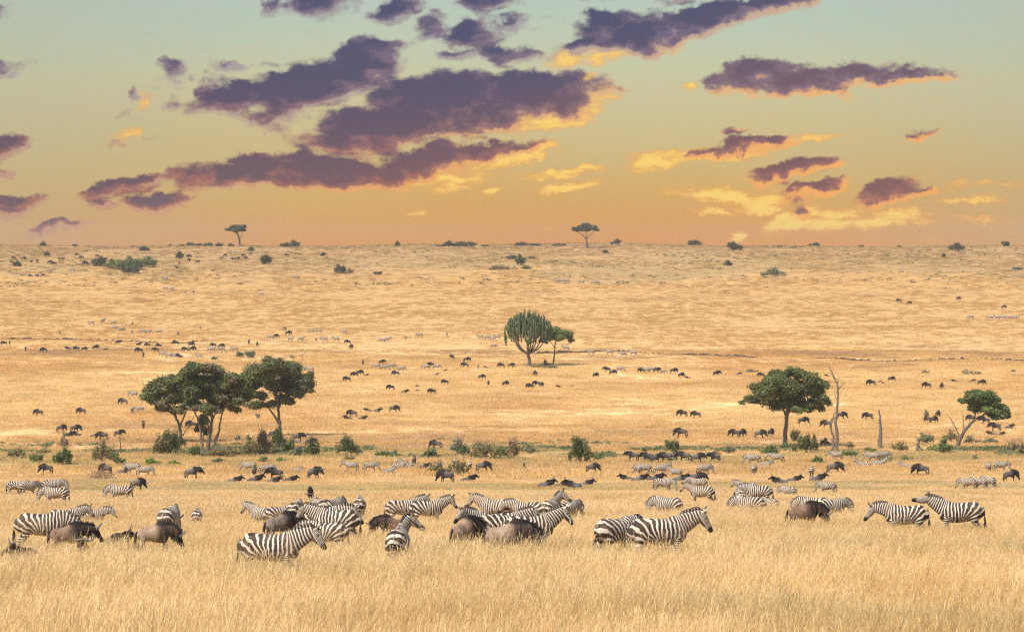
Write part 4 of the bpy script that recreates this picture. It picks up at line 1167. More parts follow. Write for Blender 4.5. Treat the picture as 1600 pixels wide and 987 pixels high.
# --- bushes: (x, foot row, width, height, tone)
BUSH_CLUSTERS = [
 ('bushes at the far left edge', [(27, 716, 26, 16, 'olive'), (57, 722, 20, 16, 'green'), (70, 711, 18, 12, 'olive'), (98, 726, 36, 28, 'green'), (100, 700, 14, 22, 'dry')]),
 ('bushes round the bare sapling', [(158, 722, 34, 34, 'olive'), (175, 720, 24, 22, 'grey'), (186, 726, 18, 14, 'green')]),
 ('bushes below the dark tree group', [(238, 727, 22, 12, 'bright'), (252, 711, 30, 26, 'olive'), (262, 710, 46, 38, 'dark'), (272, 726, 22, 7, 'bright'), (280, 700, 24, 20, 'dark'), (303, 713, 22, 20, 'green'), (316, 731, 12, 7, 'green'), (335, 714, 22, 18, 'olive'), (339, 724, 16, 9, 'green'), (356, 714, 30, 14, 'olive')]),
 ('bushes under the round crowned tree', [(372, 690, 14, 9, 'grey'), (392, 712, 26, 26, 'olive'), (412, 711, 36, 36, 'olive'), (412, 724, 14, 13, 'green'), (436, 703, 24, 32, 'dark'), (452, 708, 20, 22, 'green'), (468, 712, 32, 18, 'grey'), (488, 712, 22, 30, 'dark'), (440, 722, 18, 8, 'bright')]),
 ('bushes left of the centre gap', [(543, 711, 28, 34, 'dark'), (558, 710, 18, 12, 'grey'), (545, 720, 22, 8, 'olive'), (598, 713, 24, 10, 'green'), (616, 713, 16, 9, 'grey')]),
 ('bushes at centre of the bush line', [(672, 717, 38, 16, 'dark'), (682, 738, 26, 17, 'olive'), (714, 742, 42, 26, 'olive'), (718, 711, 26, 26, 'grey'), (727, 713, 16, 18, 'green'), (755, 719, 46, 28, 'olive'), (784, 715, 22, 18, 'green'), (801, 716, 20, 30, 'dry'), (828, 708, 22, 11, 'grey')]),
 ('bushes right of the centre gap', [(905, 723, 38, 40, 'dark'), (934, 720, 20, 14, 'green'), (957, 718, 12, 9, 'grey'), (1006, 706, 10, 7, 'green'), (1052, 708, 22, 26, 'dark'), (1140, 708, 24, 12, 'grey'), (1118, 712, 20, 8, 'olive')]),
 ('bushes round the large round tree', [(1203, 709, 32, 14, 'green'), (1226, 701, 16, 10, 'green'), (1242, 690, 15, 22, 'dark'), (1259, 707, 46, 30, 'dark'), (1278, 725, 20, 13, 'green'), (1289, 696, 12, 10, 'dark')]),
 ('bushes between dead tree and leaning tree', [(1327, 714, 22, 13, 'green'), (1327, 700, 14, 9, 'olive'), (1358, 707, 18, 10, 'green'), (1384, 723, 16, 8, 'bright'), (1405, 704, 30, 13, 'olive'), (1416, 722, 16, 12, 'green'), (1446, 692, 30, 15, 'grey'), (1475, 708, 28, 20, 'green'), (1487, 690, 28, 17, 'olive')]),
 ('bushes right of the leaning tree', [(1523, 721, 12, 9, 'olive'), (1515, 692, 24, 10, 'grey'), (1547, 692, 26, 8, 'grey'), (1582, 706, 30, 15, 'olive'), (1597, 712, 16, 18, 'olive')]),
 ('bushes beside the two middle trees', [(853, 573, 10, 13, 'dark'), (841, 575, 24, 7, 'olive'), (861, 576, 22, 6, 'dark')]),
 ('teal tinged bushes near the gully', [(335, 562, 11, 5, 'teal'), (375, 558, 13, 11, 'teal'), (392, 559, 20, 13, 'teal'), (457, 560, 8, 6, 'grey')]),
 ('low bushes on the right middle slope', [(1174, 582, 16, 7, 'teal'), (1446, 584, 14, 6, 'grey'), (1513, 585, 16, 8, 'grey'), (1526, 586, 14, 7, 'grey'), (1583, 582, 10, 5, 'grey')]),
 ('shrubs on the upper left slope', [(27, 416, 14, 11, 'far'), (73, 400, 10, 9, 'far'), (155, 416, 22, 17, 'far'), (225, 392, 14, 8, 'far'), (281, 404, 13, 13, 'far'), (392, 393, 10, 9, 'far'), (415, 413, 17, 18, 'far')]),
 ('the wide green thicket on the upper left slope', [(180, 420, 34, 17, 'green'), (203, 421, 50, 23, 'green'), (232, 417, 30, 19, 'green'), (207, 427, 30, 12, 'far')]),
 ('upper slope shrubs left of centre', [(505, 400, 9, 7, 'far'), (531, 427, 16, 16, 'far'), (545, 427, 15, 8, 'olive'), (591, 429, 12, 6, 'far')]),
 ('upper slope shrubs at centre', [(780, 421, 36, 8, 'olive'), (800, 405, 16, 8, 'far'), (813, 415, 15, 18, 'far'), (822, 420, 16, 5, 'green'), (830, 404, 16, 4, 'olive'), (946, 396, 10, 8, 'far')]),
 ('shrubs on the upper slope at right', [(1138, 415, 13, 9, 'far'), (1208, 430, 36, 12, 'grey'), (1474, 402, 9, 6, 'far'), (1495, 391, 21, 12, 'far'), (1590, 421, 18, 4, 'teal')]),
 ('skyline shrubs left of the left acacia', [(67, 385, 10, 9, 'far'), (118, 385, 9, 4, 'far'), (266, 384, 6, 4, 'far'), (285, 384, 10, 3, 'far'), (298, 384, 13, 7, 'far'), (312, 384, 10, 5, 'far'), (326, 385, 14, 8, 'far'), (343, 385, 12, 7, 'far'), (361, 385, 10, 6, 'far')]),
 ('skyline shrubs between the two acacias', [(448, 386, 18, 9, 'far'), (462, 386, 13, 12, 'far'), (621, 385, 8, 9, 'far'), (688, 385, 14, 3, 'far'), (702, 385, 18, 11, 'far'), (720, 385, 22, 8, 'far'), (734, 385, 18, 9, 'far'), (758, 385, 12, 3, 'far'), (816, 384, 20, 7, 'far'), (835, 384, 16, 4, 'far'), (872, 384, 20, 4, 'far')]),
 ('skyline shrubs right of the right acacia', [(962, 382, 16, 9, 'far'), (1084, 382, 21, 11, 'far'), (1147, 391, 20, 17, 'far'), (1266, 382, 6, 5, 'far'), (1276, 382, 10, 7, 'far'), (1346, 383, 9, 4, 'far'), (1405, 383, 9, 3, 'far'), (1571, 385, 13, 11, 'far')]),
]
ORD = ['first', 'second', 'third', 'fourth', 'fifth', 'sixth', 'seventh', 'eighth', 'ninth', 'tenth', 'eleventh', 'twelfth', 'thirteenth', 'fourteenth', 'fifteenth', 'sixteenth']


def ordinal(i, n):
    if n == 1: return 'only one'
    if i == 0: return 'leftmost'
    if i == n - 1: return 'rightmost'
    return ORD[i] + ' from the left'


TONE_WORD = {'dark': 'dark green bush', 'green': 'mid green bush', 'bright': 'bright green bush', 'olive': 'dry olive bush', 'grey': 'grey green bush', 'teal': 'blue green bush', 'dry': 'twiggy brown bush', 'far': 'dark dense shrub'}


def bush_stems(w, h, r, k=7, thin=.03):
    return [limb([(r.uniform(-.1, .1) * w, 0, -.1), (r.uniform(-.25, .25) * w, r.uniform(-.2, .2) * w, h * .4), (r.uniform(-.42, .42) * w, r.uniform(-.35, .35) * w, h * r.uniform(.7, 1.0))], thin, thin * .3, 5) for _ in range(k)]


def build_bush(px, py, w, h, tone, label, group, seed):
    p = at(px, py); s = scale_at(p); W, H = w / s * 1.08, h / s * (1.38 if py > 600 else 1.15); r = np.random.default_rng(seed)
    root = bpy.data.objects.new('bush', None); COL.objects.link(root); root.location = p
    n = max(3, min(9, int(w / 6)))
    cl = []
    for i in range(n):
        x = (i + .5) / n * 2 - 1 + r.uniform(-.15, .15)
        top = math.sqrt(max(.12, 1 - (x * .92) ** 2)) * r.uniform(.75, 1.05)
        rz_ = H * top * .48
        cl.append(((x * W * .38, r.uniform(-.3, .3) * W, rz_ * .9), (W / n * r.uniform(.85, 1.25), W / n * 1.1, rz_)))
    near = s > 9
    open_ = tone in ('olive', 'grey', 'dry')
    leaves = int(np.clip(W * H * (330 if near else 90) * (.7 if open_ else 1), 200, 12000))
    link('foliage', leaf_cloud('foliage', cl, leaves, .105 if near else .26 if s < 5 else .17, LEAF[tone], seed, shell=.15), root)
    V, F = cat_tubes(bush_stems(W, H * (1.12 if open_ else .9), r, 14 if open_ and near else 6, .03 if near else .06)); link('stems', mesh_py('stems', V, F, [M_BARK]), root)
    tag(root, label, 'bush', group)


_bs = 900
for phrase, rows in BUSH_CLUSTERS:
    rows = sorted(rows, key=lambda q: q[0])
    for i, (px, py, w, h, tone) in enumerate(rows):
        _bs += 1
        build_bush(px, py, w, h, tone, f"{TONE_WORD[tone]}, {ordinal(i, len(rows)).replace(' the ', ' ')} of {phrase}", phrase, _bs)

# brown brushwood heap
def brush_heap():
    p = at(158, 752); s = scale_at(p); r = np.random.default_rng(5); parts = []
    for _ in range(170):
        x = r.normal(0, 1.0) * 22 / s * .5; d = r.uniform(-1, 1); a = r.uniform(0, math.pi); l = r.uniform(.4, 1.1); z0 = max(0, 20 / s * (1 - (x / (28 / s)) ** 2)) * r.uniform(.0, .8)
        b = np.array([x, d, z0]); e = b + np.array([math.cos(a) * l, r.uniform(-.3, .3), abs(math.sin(a)) * l * .45])
        parts.append(limb([b, (b + e) / 2 + r.normal(0, .06, 3), e], .022, .008, 4))
    V, F = cat_tubes(parts); o = link('brushwood_heap', mesh_py('brushwood_heap', V, F, [flat_mat('brushwood', (.26, .17, .11))])); o.location = p
    tag(o, 'low heap of dry brown brushwood behind the green strip at the left', 'brushwood')


brush_heap()


def herb_mesh(name, seed, n, rad, h, size, mat, stems=6):
    r = np.random.default_rng(seed)
    cl = [((r.uniform(-.5, .5) * rad, r.uniform(-.5, .5) * rad, h * r.uniform(.3, .5)), (rad * r.uniform(.3, .6), rad * r.uniform(.3, .6), h * r.uniform(.3, .5))) for _ in range(4)]
    return leaf_cloud(name, cl, n, size, mat, seed, shell=.2)


def cover():
    herbs = proto_collection('herbs', [herb_mesh('herb', 3 + k, 90, .75, .36, .07, [LEAF['green'], LEAF['grey'], LEAF['olive'], LEAF['olive'], LEAF['grey']][k % 5]) for k in range(6)])
    # along the bush line
    n = 7200; x = rng.uniform(-90, 90, n); d = rng.normal(392, 13, n)
    k = vnoise(x, d, 11, 4) > .62; x, d = x[k], d[k]
    x = x * d / 400
    scatter('ground_cover', herbs, np.stack([x, d, ground(x, d)], 1), rng.uniform(0, 6.28, len(x)), rng.uniform(.4, 1.6, len(x)) * (.6 + .8 * vnoise(x, d, 5, 21)), rng.integers(0, 6, len(x)), 'low green and grey herbs along the bush line', 'ground cover')
    # green strip
    n = 700; d = rng.normal(258, 7, n); x = rng.uniform(-50, 12, n)
    scatter('ground_cover', herbs, np.stack([x, d, ground(x, d)], 1), rng.uniform(0, 6.28, n), rng.uniform(.3, .6, n), rng.integers(0, 6, n), 'short green growth in the damp strip left of centre', 'ground cover')
    # upper slope
    tuss = proto_collection('tussocks', [herb_mesh('tussock', 30 + k, 60, 1.3, .7, .16, [LEAF['olive'], LEAF['far'], LEAF['grey'], LEAF['olive'], LEAF['dry']][k % 5]) for k in range(6)])
    n = 5200; x = rng.uniform(-270, 270, n); d = rng.uniform(1120, 1436, n)
    k = vnoise(x * .35, d, 14, 8) + .25 * rng.uniform(-1, 1, n) > .62; x, d = x[k], d[k]
    scatter('ground_cover', tuss, np.stack([x, d, ground(x, d)], 1), rng.uniform(0, 6.28, len(x)), rng.uniform(.3, 1.25, len(x)), rng.integers(0, 6, len(x)), 'scattered low tussocks and herbs on the far upper slope', 'ground cover')
    n = 1500; x = rng.uniform(-150, 190, n); d = rng.uniform(560, 1080, n)
    k = vnoise(x, d, 30, 12) > .6; x, d = x[k], d[k]
    scatter('ground_cover', tuss, np.stack([x, d, ground(x, d)], 1), rng.uniform(0, 6.28, len(x)), rng.uniform(.15, .45, len(x)), rng.integers(0, 6, len(x)), 'sparse herbs dotted over the middle of the plain', 'ground cover')


cover()
# ------------------------------------------------------------------ the near herd: each with its own label
BR = (.17, .108, .074); LB = (.26, .185, .13); GB = (.155, .120, .098); SL = (.095, .082, .080); DK = (.072, .058, .052)
NEAR = [
 ('Z', 'mid', 424, 830, -8, 1, None, 'nearest striped profile, neck raised and muzzle down, facing right at lower left of centre'),
 ('Z', 'graze', 508, 813, 165, .86, None, 'half hidden zebra right behind the raised head of the nearest zebra'),
 ('Z', 'mid', 524, 794, 172, .98, None, 'big zebra facing left whose bowed head crosses a brown wildebeest rump'),
 ('Z', 'low', 500, 791, 4, 1, None, 'zebra facing right behind the big left facing zebra, only mane and bent head showing'),
 ('W', 'graze', 438, 796, 35, .95, GB, 'grey brown wildebeest rump just left of the big left facing zebra'),
 ('Z', 'mid', 411, 790, 150, .78, None, 'small zebra with raised head and pricked ears looking left, above the nearest zebra'),
 ('Z', 'graze', 437, 789, 30, .8, None, 'zebra back showing between the ear pricking zebra and the wildebeest rump'),
 ('Z', 'graze', 463, 781, 80, .95, None, 'striped rump, leftmost of three rumps in the row behind the left herd'),
 ('Z', 'graze', 498, 777, 108, 1, None, 'striped rump seen from behind, second of the row behind the left herd'),
 ('Z', 'graze', 520, 777, 62, .98, None, 'striped rump turned right, third of the row behind the left herd'),
 ('Z', 'graze', 561, 775, 90, .95, None, 'lone striped rump seen squarely from behind, right end of the left herd'),
 ('Z', 'upr', 622, 822, 84, .95, None, 'zebra seen from behind with upright ears and head turned right, standing alone'),
 ('W', 'graze', 612, 801, 186, .8, BR, 'brown wildebeest sunk deep in grass just behind the lone zebra with upright ears'),
 ('Z', 'mid', 630, 779, 14, .9, None, 'left of two zebras walking right in single file, its head over the other'),
 ('Z', 'mid', 668, 780, 14, .9, None, 'right and leading one of two zebras walking right in single file'),
 ('W', 'grazer', 725, 803, 56, 1.02, (.24, .16, .115), 'reddish brown wildebeest seen from behind, head bent right with curved horn'),
 ('Z', 'mid', 775, 778, 160, .92, None, 'zebra facing left with raised neck, rearmost of the tight centre group'),
 ('Z', 'midl', 772, 799, 196, 1, None, 'zebra facing left and slightly forward, in front of the rearmost centre zebra'),
 ('Z', 'mid', 783, 801, 18, .98, None, 'zebra with brown tinged mane rising to the right in the centre group'),
 ('Z', 'up', 829, 803, 14, 1, None, 'zebra looking right with lowered muzzle, behind the black humped wildebeest'),
 ('W', 'graze', 793, 808, 6, 1.02, LB, 'pale brown wildebeest with black hump grazing right in front of centre zebras'),
 ('Z', 'low', 824, 782, 165, .85, None, 'zebra with low striped back, just left of the rear view zebra with raised head'),
 ('Z', 'upr', 860, 779, 72, .95, None, 'small zebra from behind, head raised and turned right at the centre group edge'),
 ('Z', 'graze', 888, 781, 48, .82, None, 'zebra grazing right, rightmost of the centre group'),
 ('Z', 'graze', 965, 806, 46, 1.02, None, 'zebra seen from behind and left, grazing against the tail of a taller one'),
 ('Z', 'mid', 1031, 806, 10, 1.06, None, 'largest clear zebra profile facing right with high raised head, right of centre'),
 ('Z', 'graze', 1043, 775, 155, .84, None, 'zebra grazing left just behind the largest right facing profile'),
 ('Z', 'low', 1185, 757, 176, 1, None, 'big zebra facing left with lowered neck, front of the trio at right of centre'),
 ('Z', 'mid', 1168, 753, 160, .9, None, 'zebra mane and neck rising behind the back of the big lowered neck zebra'),
 ('Z', 'graze', 1157, 764, 96, .9, None, 'small rump at the left end of the big lowered neck zebra'),
 ('Z', 'graze', 1172, 774, 165, .84, None, 'left one of two low zebra backs below the lowered neck zebra'),
 ('Z', 'graze', 1202, 777, 130, .72, None, 'right and smaller one of two low zebra backs below the lowered neck zebra'),
 ('Z', 'graze', 1232, 759, 150, .75, None, 'zebra grazing left just right of the big lowered neck zebra'),
 ('Z', 'graze', 1293, 752, 170, .82, None, 'zebra grazing left by itself above the brown wildebeest at right'),
 ('W', 'graze', 1256, 780, 4, 1, BR, 'brown wildebeest grazing right, sunk in grass right of the lowered neck zebras'),
 ('Z', 'graze', 1272, 775, 168, .85, None, 'zebra back showing just above the brown wildebeest at right'),
 ('Z', 'graze', 1301, 777, 20, .82, None, 'dusty zebra grazing right in front of the brown wildebeest nose at right'),
 ('Z', 'low', 1414, 787, 178, 1, None, 'zebra with level neck facing left that carries another zebra head on its rump'),
 ('Z', 'rest', 1499, 782, 178, 1.06, None, 'zebra facing left resting its chin on the rump of another zebra'),
 ('Z', 'graze', 1513, 746, 165, .82, None, 'leftmost of three overlapping zebras grazing at the far right'),
 ('Z', 'graze', 1530, 745, 150, .82, None, 'middle one of three overlapping zebras grazing at the far right'),
 ('Z', 'graze', 1545, 744, 140, .82, None, 'rightmost of three overlapping zebras grazing at the far right'),
 ('Z', 'graze', 66, 799, 6, 1, None, 'zebra at the left edge with hanging black tail, body behind a wildebeest'),
 ('Z', 'mid', 102, 794, 8, .8, None, 'zebra facing right with raised black mane, middle of the left edge group'),
 ('Z', 'low', 144, 793, 5, .7, None, 'zebra grazing right beyond the raised black mane of the left edge group'),
 ('W', 'stand', 106, 812, 6, .88, BR, 'wildebeest with brown hide and black hump, head low among the left edge zebras'),
 ('W', 'graze', 241, 812, 8, .86, LB, 'wildebeest with pale patch on its rump and dark hump, alone in tall grass'),
 ('W', 'lie', 172, 834, 5, .8, DK, 'wildebeest buried in grass with only thin horns showing, between two humped ones'),
 ('W', 'lie', 60, 858, 175, .9, BR, 'brown back hidden in the grass at lower left, left of the darker one'),
 ('W', 'lie', 120, 853, 80, .85, DK, 'small dark back poking out of the grass at lower left'),
 ('Z', 'graze', 265, 790, 80, 1, None, 'larger of two striped rumps above the wildebeest with pale rump patch'),
 ('Z', 'graze', 307, 794, 92, .72, None, 'smaller young zebra rump right of a larger rump in the left field'),
 ('Z', 'graze', 82, 748, 5, 1, None, 'upper of two overlapping zebras by the green strip at left, facing right'),
 ('Z', 'graze', 87, 760, 176, .98, None, 'lower of two overlapping zebras by the green strip at left, facing left'),
 ('Z', 'graze', 27, 750, 4, .95, None, 'left one of a grazing zebra pair at the left edge above the green strip'),
 ('Z', 'graze', 44, 751, 40, .95, None, 'right one of a grazing zebra pair at the left edge above the green strip'),
 ('Z', 'graze', 188, 757, 176, .97, None, 'zebra grazing left on the green strip beside a dark wildebeest'),
 ('W', 'graze', 214, 745, 40, .95, GB, 'dark brown wildebeest behind the rump of the zebra on the green strip'),
 ('W', 'graze', 485, 758, 268, .9, DK, 'small dark wildebeest facing us alone above the left zebra herd'),
 ('Z', 'graze', 1036, 746, 338, .95, None, 'zebra standing on bare soil in front of resting wildebeest, nose to the right'),
 ('Z', 'mid', 1096, 758, 172, .95, None, 'zebra facing left, lowest of the stack right of the bare soil zebra'),
 ('Z', 'low', 1091, 746, 170, .85, None, 'zebra directly behind the lowest one of the stack right of bare soil'),
]
for kind, pose, px, yt, hd, sz, tone, lab in NEAR:
    if kind == 'W': sz *= .9
    place_animal(kind, pose, px, yt, hd, sz, tone, lab, 'herd in the tall grass of the near slope')

# ------------------------------------------------------------------ the herds beyond, cluster by cluster (x, back row, heading, pose, size)
G, S, L, A = 'graze', 'stand', 'lie', 'alert'
CLUSTERS = [
 ('on the grass below the left bushes', 'W', [(73, 723, 205, G, .95), (166, 723, 155, G, 1), (192, 731, 0, L, .9), (300, 728, 12, S, 1.02)]),
 ('on the grass below the left bushes', 'Z', [(208, 723, 172, G, 1), (225, 728, 2, G, .9)]),
 ('resting below the round crowned tree', 'W', [(364, 745, 0, L, .95), (397, 728, 85, G, .9), (397, 743, 20, L, 1), (431, 729, 182, S, 1.05), (425, 746, 350, L, .9), (452, 744, 0, L, .9), (490, 727, 325, S, 1.1)]),
 ('behind wildebeest resting below round crowned tree', 'Z', [(390, 721, 165, G, .95), (416, 725, 5, G, .95), (462, 731, 0, L, .8)]),
 ('below the left centre bushes', 'Z', [(549, 721, 178, 'low', .95), (578, 721, 5, G, .95), (606, 731, 10, L, .9), (622, 723, 10, L, 1), (636, 721, 170, L, 1)]),
 ('around the centre bushes', 'W', [(647, 711, 80, G, .9), (662, 724, 0, L, .85), (682, 686, 172, G, 1), (698, 732, 160, G, 1.1), (730, 743, 10, L, 1), (754, 719, 0, G, 1), (819, 726, 90, L, .8), (925, 722, 5, G, .95)]),
 ('around the centre bushes', 'Z', [(734, 720, 90, G, .9)]),
 ('resting on the bare soil right of centre', 'W', [(852, 750, 5, L, .95), (876, 752, 0, L, .8), (897, 751, 175, L, .95), (914, 750, 0, L, .9)]),
 ('resting behind the bare soil zebra', 'W', [(980, 742, 178, L, .9), (998, 742, 0, L, 1), (1022, 741, 5, L, 1.1), (1062, 742, 2, L, 1), (1088, 736, 345, 'stand', .95)]),
 ('in the dark row by the round bush', 'W', [(989, 704, 178, A, 1), (1010, 711, 0, L, .9), (1012, 705, 190, S, 1), (1024, 708, 20, S, .95), (1041, 705, 182, S, 1), (1052, 704, 0, S, .95), (1070, 704, 176, S, 1.05), (1089, 706, 4, S, 1), (1117, 706, 200, A, 1)]),
 ('just below the dark standing wildebeest row', 'Z', [(997, 726, 100, G, .9), (1006, 724, 178, G, 1), (1033, 725, 10, 'up', .95), (1056, 731, 150, 'mid', .85), (1100, 725, 24, G, 1)]),
 ('below the large round tree', 'Z', [(1177, 709, 176, G, 1.05), (1179, 725, 80, G, .95), (1195, 722, 10, L, .9), (1214, 708, 178, 'low', 1), (1268, 728, 82, G, .95), (1307, 705, 178, 'low', .9)]),
 ('below the large round tree', 'W', [(1220, 746, 178, L, .95), (1239, 744, 4, L, .95), (1276, 741, 4, L, 1), (1303, 720, 2, G, 1.05)]),
 ('below the dead trunk and leaning tree', 'Z', [(1350, 721, 178, L, 1), (1364, 706, 172, G, .95), (1372, 719, 0, L, 1), (1380, 705, 10, G, .95), (1417, 724, 178, L, .9), (1544, 722, 92, G, .9), (1563, 720, 5, G, .95)]),
 ('below the dead trunk and leaning tree', 'W', [(1440, 723, 176, G, 1), (1578, 732, 16, G, .98)]),
 ('on the plain left of the dark tree group', 'W', [(61, 638, 172, G, 1), (128, 636, 178, G, 1), (193, 621, 176, G, 1.05), (224, 657, 100, A, 1)]),
 ('at the left edge of the dark tree group', 'Z', [(206, 635, 100, G, 1), (209, 611, 178, G, .95), (218, 634, 178, G, .95)]),
 ('in the band above the far left bushes', 'W', [(95, 662, 35, G, 1), (108, 674, 0, L, 1), (117, 662, 10, G, 1.05), (121, 675, 178, L, .9), (147, 677, 0, L, .9), (161, 673, 176, G, 1.1), (185, 670, 16, S, 1)]),
 ('between the trunks of the dark tree group', 'W', [(300, 656, 178, G, 1.1), (427, 671, 0, G, 1), (465, 675, 6, S, 1.1), (485, 683, 0, G, 1)]),
 ('between the trunks of the dark tree group', 'Z', [(403, 646, 250, 'up', .8)]),
 ('right of the round crowned tree top', 'W', [(543, 587, 178, G, 1), (555, 580, 176, G, 1), (561, 577, 5, G, 1), (567, 562, 90, A, .95), (571, 584, 0, L, .8), (596, 561, 0, S, 1), (619, 578, 175, G, 1.05), (674, 565, 178, G, 1), (694, 577, 0, L, .7)]),
 ('right of the round crowned tree top', 'Z', [(474, 571, 175, G, 1), (485, 573, 175, G, 1), (589, 568, 178, G, 1), (600, 570, 6, G, 1), (612, 568, 10, G, 1), (627, 572, 5, G, 1), (666, 569, 176, G, 1), (682, 569, 5, G, 1)]),
 ('on the golden plain left of centre', 'W', [(545, 650, 178, L, .95), (551, 639, 176, G, 1.1), (565, 650, 0, L, .95), (576, 638, 178, L, .9), (589, 638, 0, L, .95), (611, 600, 178, G, 1), (615, 632, 2, G, 1.1), (631, 609, 0, L, 1), (655, 602, 178, L, .7), (656, 609, 178, L, .7), (676, 606, 176, G, 1), (681, 583, 0, L, .7), (696, 592, 172, G, .95)]),
 ('on the plain left of the candelabra tree', 'W', [(707, 553, 130, S, 1), (727, 565, 176, G, 1), (729, 557, 5, G, 1), (752, 584, 4, G, .95), (760, 572, 178, L, .7), (763, 594, 90, G, .95), (784, 566, 178, G, 1), (789, 594, 30, G, 1), (798, 566, 2, G, 1)]),
 ('on the plain left of the candelabra tree', 'Z', [(747, 569, 268, G, .9)]),
 ('on the plain below the candelabra tree', 'W', [(829, 598, 176, G, 1), (837, 578, 120, G, 1), (839, 594, 178, G, 1), (846, 596, 60, G, .9), (875, 602, 178, L, .8), (891, 602, 0, L, .6), (930, 581, 40, G, 1), (949, 572, 178, S, 1), (957, 577, 5, G, 1)]),
 ('on the plain below the candelabra tree', 'Z', [(968, 573, 4, G, 1)]),
 ('in a line along the right gully edge', 'Z', [(923, 546, 178, 'mid', 1.05), (952, 546, 178, 'mid', 1.1), (974, 549, 178, 'low', 1.05), (989, 547, 176, 'mid', 1.1), (884, 540, 170, 'mid', 1)]),
 ('between candelabra tree and large round tree', 'W', [(1003, 574, 178, G, .95), (1026, 573, 0, G, 1), (1052, 574, 4, G, 1.05), (1064, 581, 30, G, 1), (1076, 588, 178, L, .8), (1119, 578, 20, S, 1.1), (1153, 582, 0, L, .8), (1190, 581, 178, G, .95)]),
 ('between candelabra tree and large round tree', 'Z', [(1009, 574, 176, G, 1), (1019, 573, 5, G, 1), (1036, 577, 0, G, .8)]),
 ('on the plain left of the large round tree', 'W', [(1065, 667, 178, G, 1.2), (1067, 639, 178, G, 1.1), (1088, 641, 176, G, 1.05), (1149, 669, 178, G, 1.05), (1158, 669, 40, G, 1.05), (1187, 670, 4, G, 1.05), (1204, 668, 60, G, 1.05)]),
 ('around the tall dead tree', 'W', [(1254, 650, 4, G, 1.1), (1292, 655, 178, G, 1.1), (1294, 585, 178, L, .8), (1314, 642, 2, G, 1.1), (1357, 643, 178, G, 1.1)]),
 ('on the plain above the leaning tree', 'W', [(1362, 592, 178, G, 1.15), (1372, 595, 0, L, .7), (1382, 597, 178, L, .6), (1392, 587, 4, G, 1), (1449, 596, 178, G, 1.1), (1471, 597, 60, G, 1.1), (1493, 593, 178, L, .9), (1517, 593, 0, L, 1), (1533, 592, 4, G, 1)]),
 ('around the crown of the leaning tree', 'W', [(1448, 640, 100, G, 1.05), (1450, 648, 120, G, 1.05), (1458, 649, 30, G, 1), (1465, 640, 60, G, 1.05), (1518, 647, 178, G, 1), (1540, 650, 178, S, 1.05), (1550, 674, 178, L, .9), (1556, 659, 178, S, 1.15), (1562, 675, 0, L, .8), (1576, 663, 0, L, .9)]),
 ('in the far left party above the gully', 'Z', [(93, 516, 88, G, .9), (143, 501, 178, G, 1), (161, 498, 60, 'mid', 1), (177, 501, 5, G, 1), (178, 509, 0, G, 1.05), (190, 512, 40, G, 1), (206, 515, 92, G, .95), (207, 502, 88, G, .95)]),
 ('right end of that party above the gully', 'Z', [(223, 514, 176, G, .95), (232, 515, 4, G, .95), (248, 515, 2, G, .95), (278, 518, 268, G, .95), (313, 509, 95, G, .9)]),
 ('along the far left gully', 'W', [(7, 532, 178, G, 1), (15, 532, 100, G, .9), (40, 541, 100, S, 1), (69, 542, 178, G, 1.05), (108, 542, 178, L, 1.1), (120, 540, 176, G, 1), (131, 541, 5, G, .95), (149, 538, 4, G, 1), (163, 544, 0, L, .9), (184, 531, 20, S, 1)]),
 ('along the gully above the dark tree group', 'W', [(216, 535, 0, L, 1), (218, 542, 176, G, 1.2), (224, 550, 88, G, 1), (231, 535, 178, G, .9), (244, 542, 178, S, 1.05), (249, 536, 176, G, 1), (275, 531, 176, G, 1.05), (281, 553, 178, L, 1.1), (290, 541, 176, G, 1.05), (298, 534, 4, G, 1), (300, 540, 4, G, 1.05)]),
 ('along the gully above the dark tree group', 'Z', [(256, 549, 178, G, 1.05), (264, 551, 0, G, 1.05), (273, 553, 6, L, 1), (311, 553, 178, L, 1), (331, 542, 178, G, 1), (344, 542, 4, G, 1), (367, 542, 178, G, 1), (416, 557, 4, G, 1.1)]),
 ('right of the left gully end', 'W', [(334, 535, 178, G, 1), (345, 536, 5, G, 1), (389, 530, 90, A, 1), (402, 533, 290, G, 1), (430, 521, 5, G, 1), (450, 516, 4, G, 1.1), (544, 530, 178, G, 1), (548, 537, 60, G, 1.15)]),
 ('in the row right of the gully end', 'Z', [(424, 523, 176, G, 1), (445, 510, 240, G, .95), (454, 526, 330, 'mid', 1), (470, 526, 8, 'mid', 1), (487, 514, 178, G, .95), (498, 514, 0, G, .95), (494, 527, 90, G, .9), (507, 526, 178, G, 1.05), (525, 526, 178, 'mid', 1.05), (538, 515, 178, G, .95)]),
 ('scattered left of the candelabra tree', 'Z', [(597, 528, 178, G, .95), (605, 527, 4, 'mid', .95), (634, 524, 92, G, .9), (656, 520, 178, G, 1), (698, 519, 90, G, .95), (751, 523, 178, G, .9), (761, 524, 4, G, .9), (769, 526, 2, G, .9), (777, 523, 178, G, .95), (771, 537, 4, G, .95)]),
 ('high on the slope at the upper left', 'Z', [(259, 432, 178, G, 1.05), (259, 448, 178, G, .9), (267, 449, 0, G, .9), (290, 453, 90, G, .9), (302, 453, 90, G, .9), (408, 457, 178, G, .9), (464, 430, 178, G, 1)]),
 ('high on the slope right of centre', 'Z', [(871, 436, 178, G, 1), (878, 436, 0, G, 1), (886, 436, 178, G, 1), (909, 438, 178, G, 1), (927, 439, 0, G, 1), (934, 439, 178, G, 1)]),
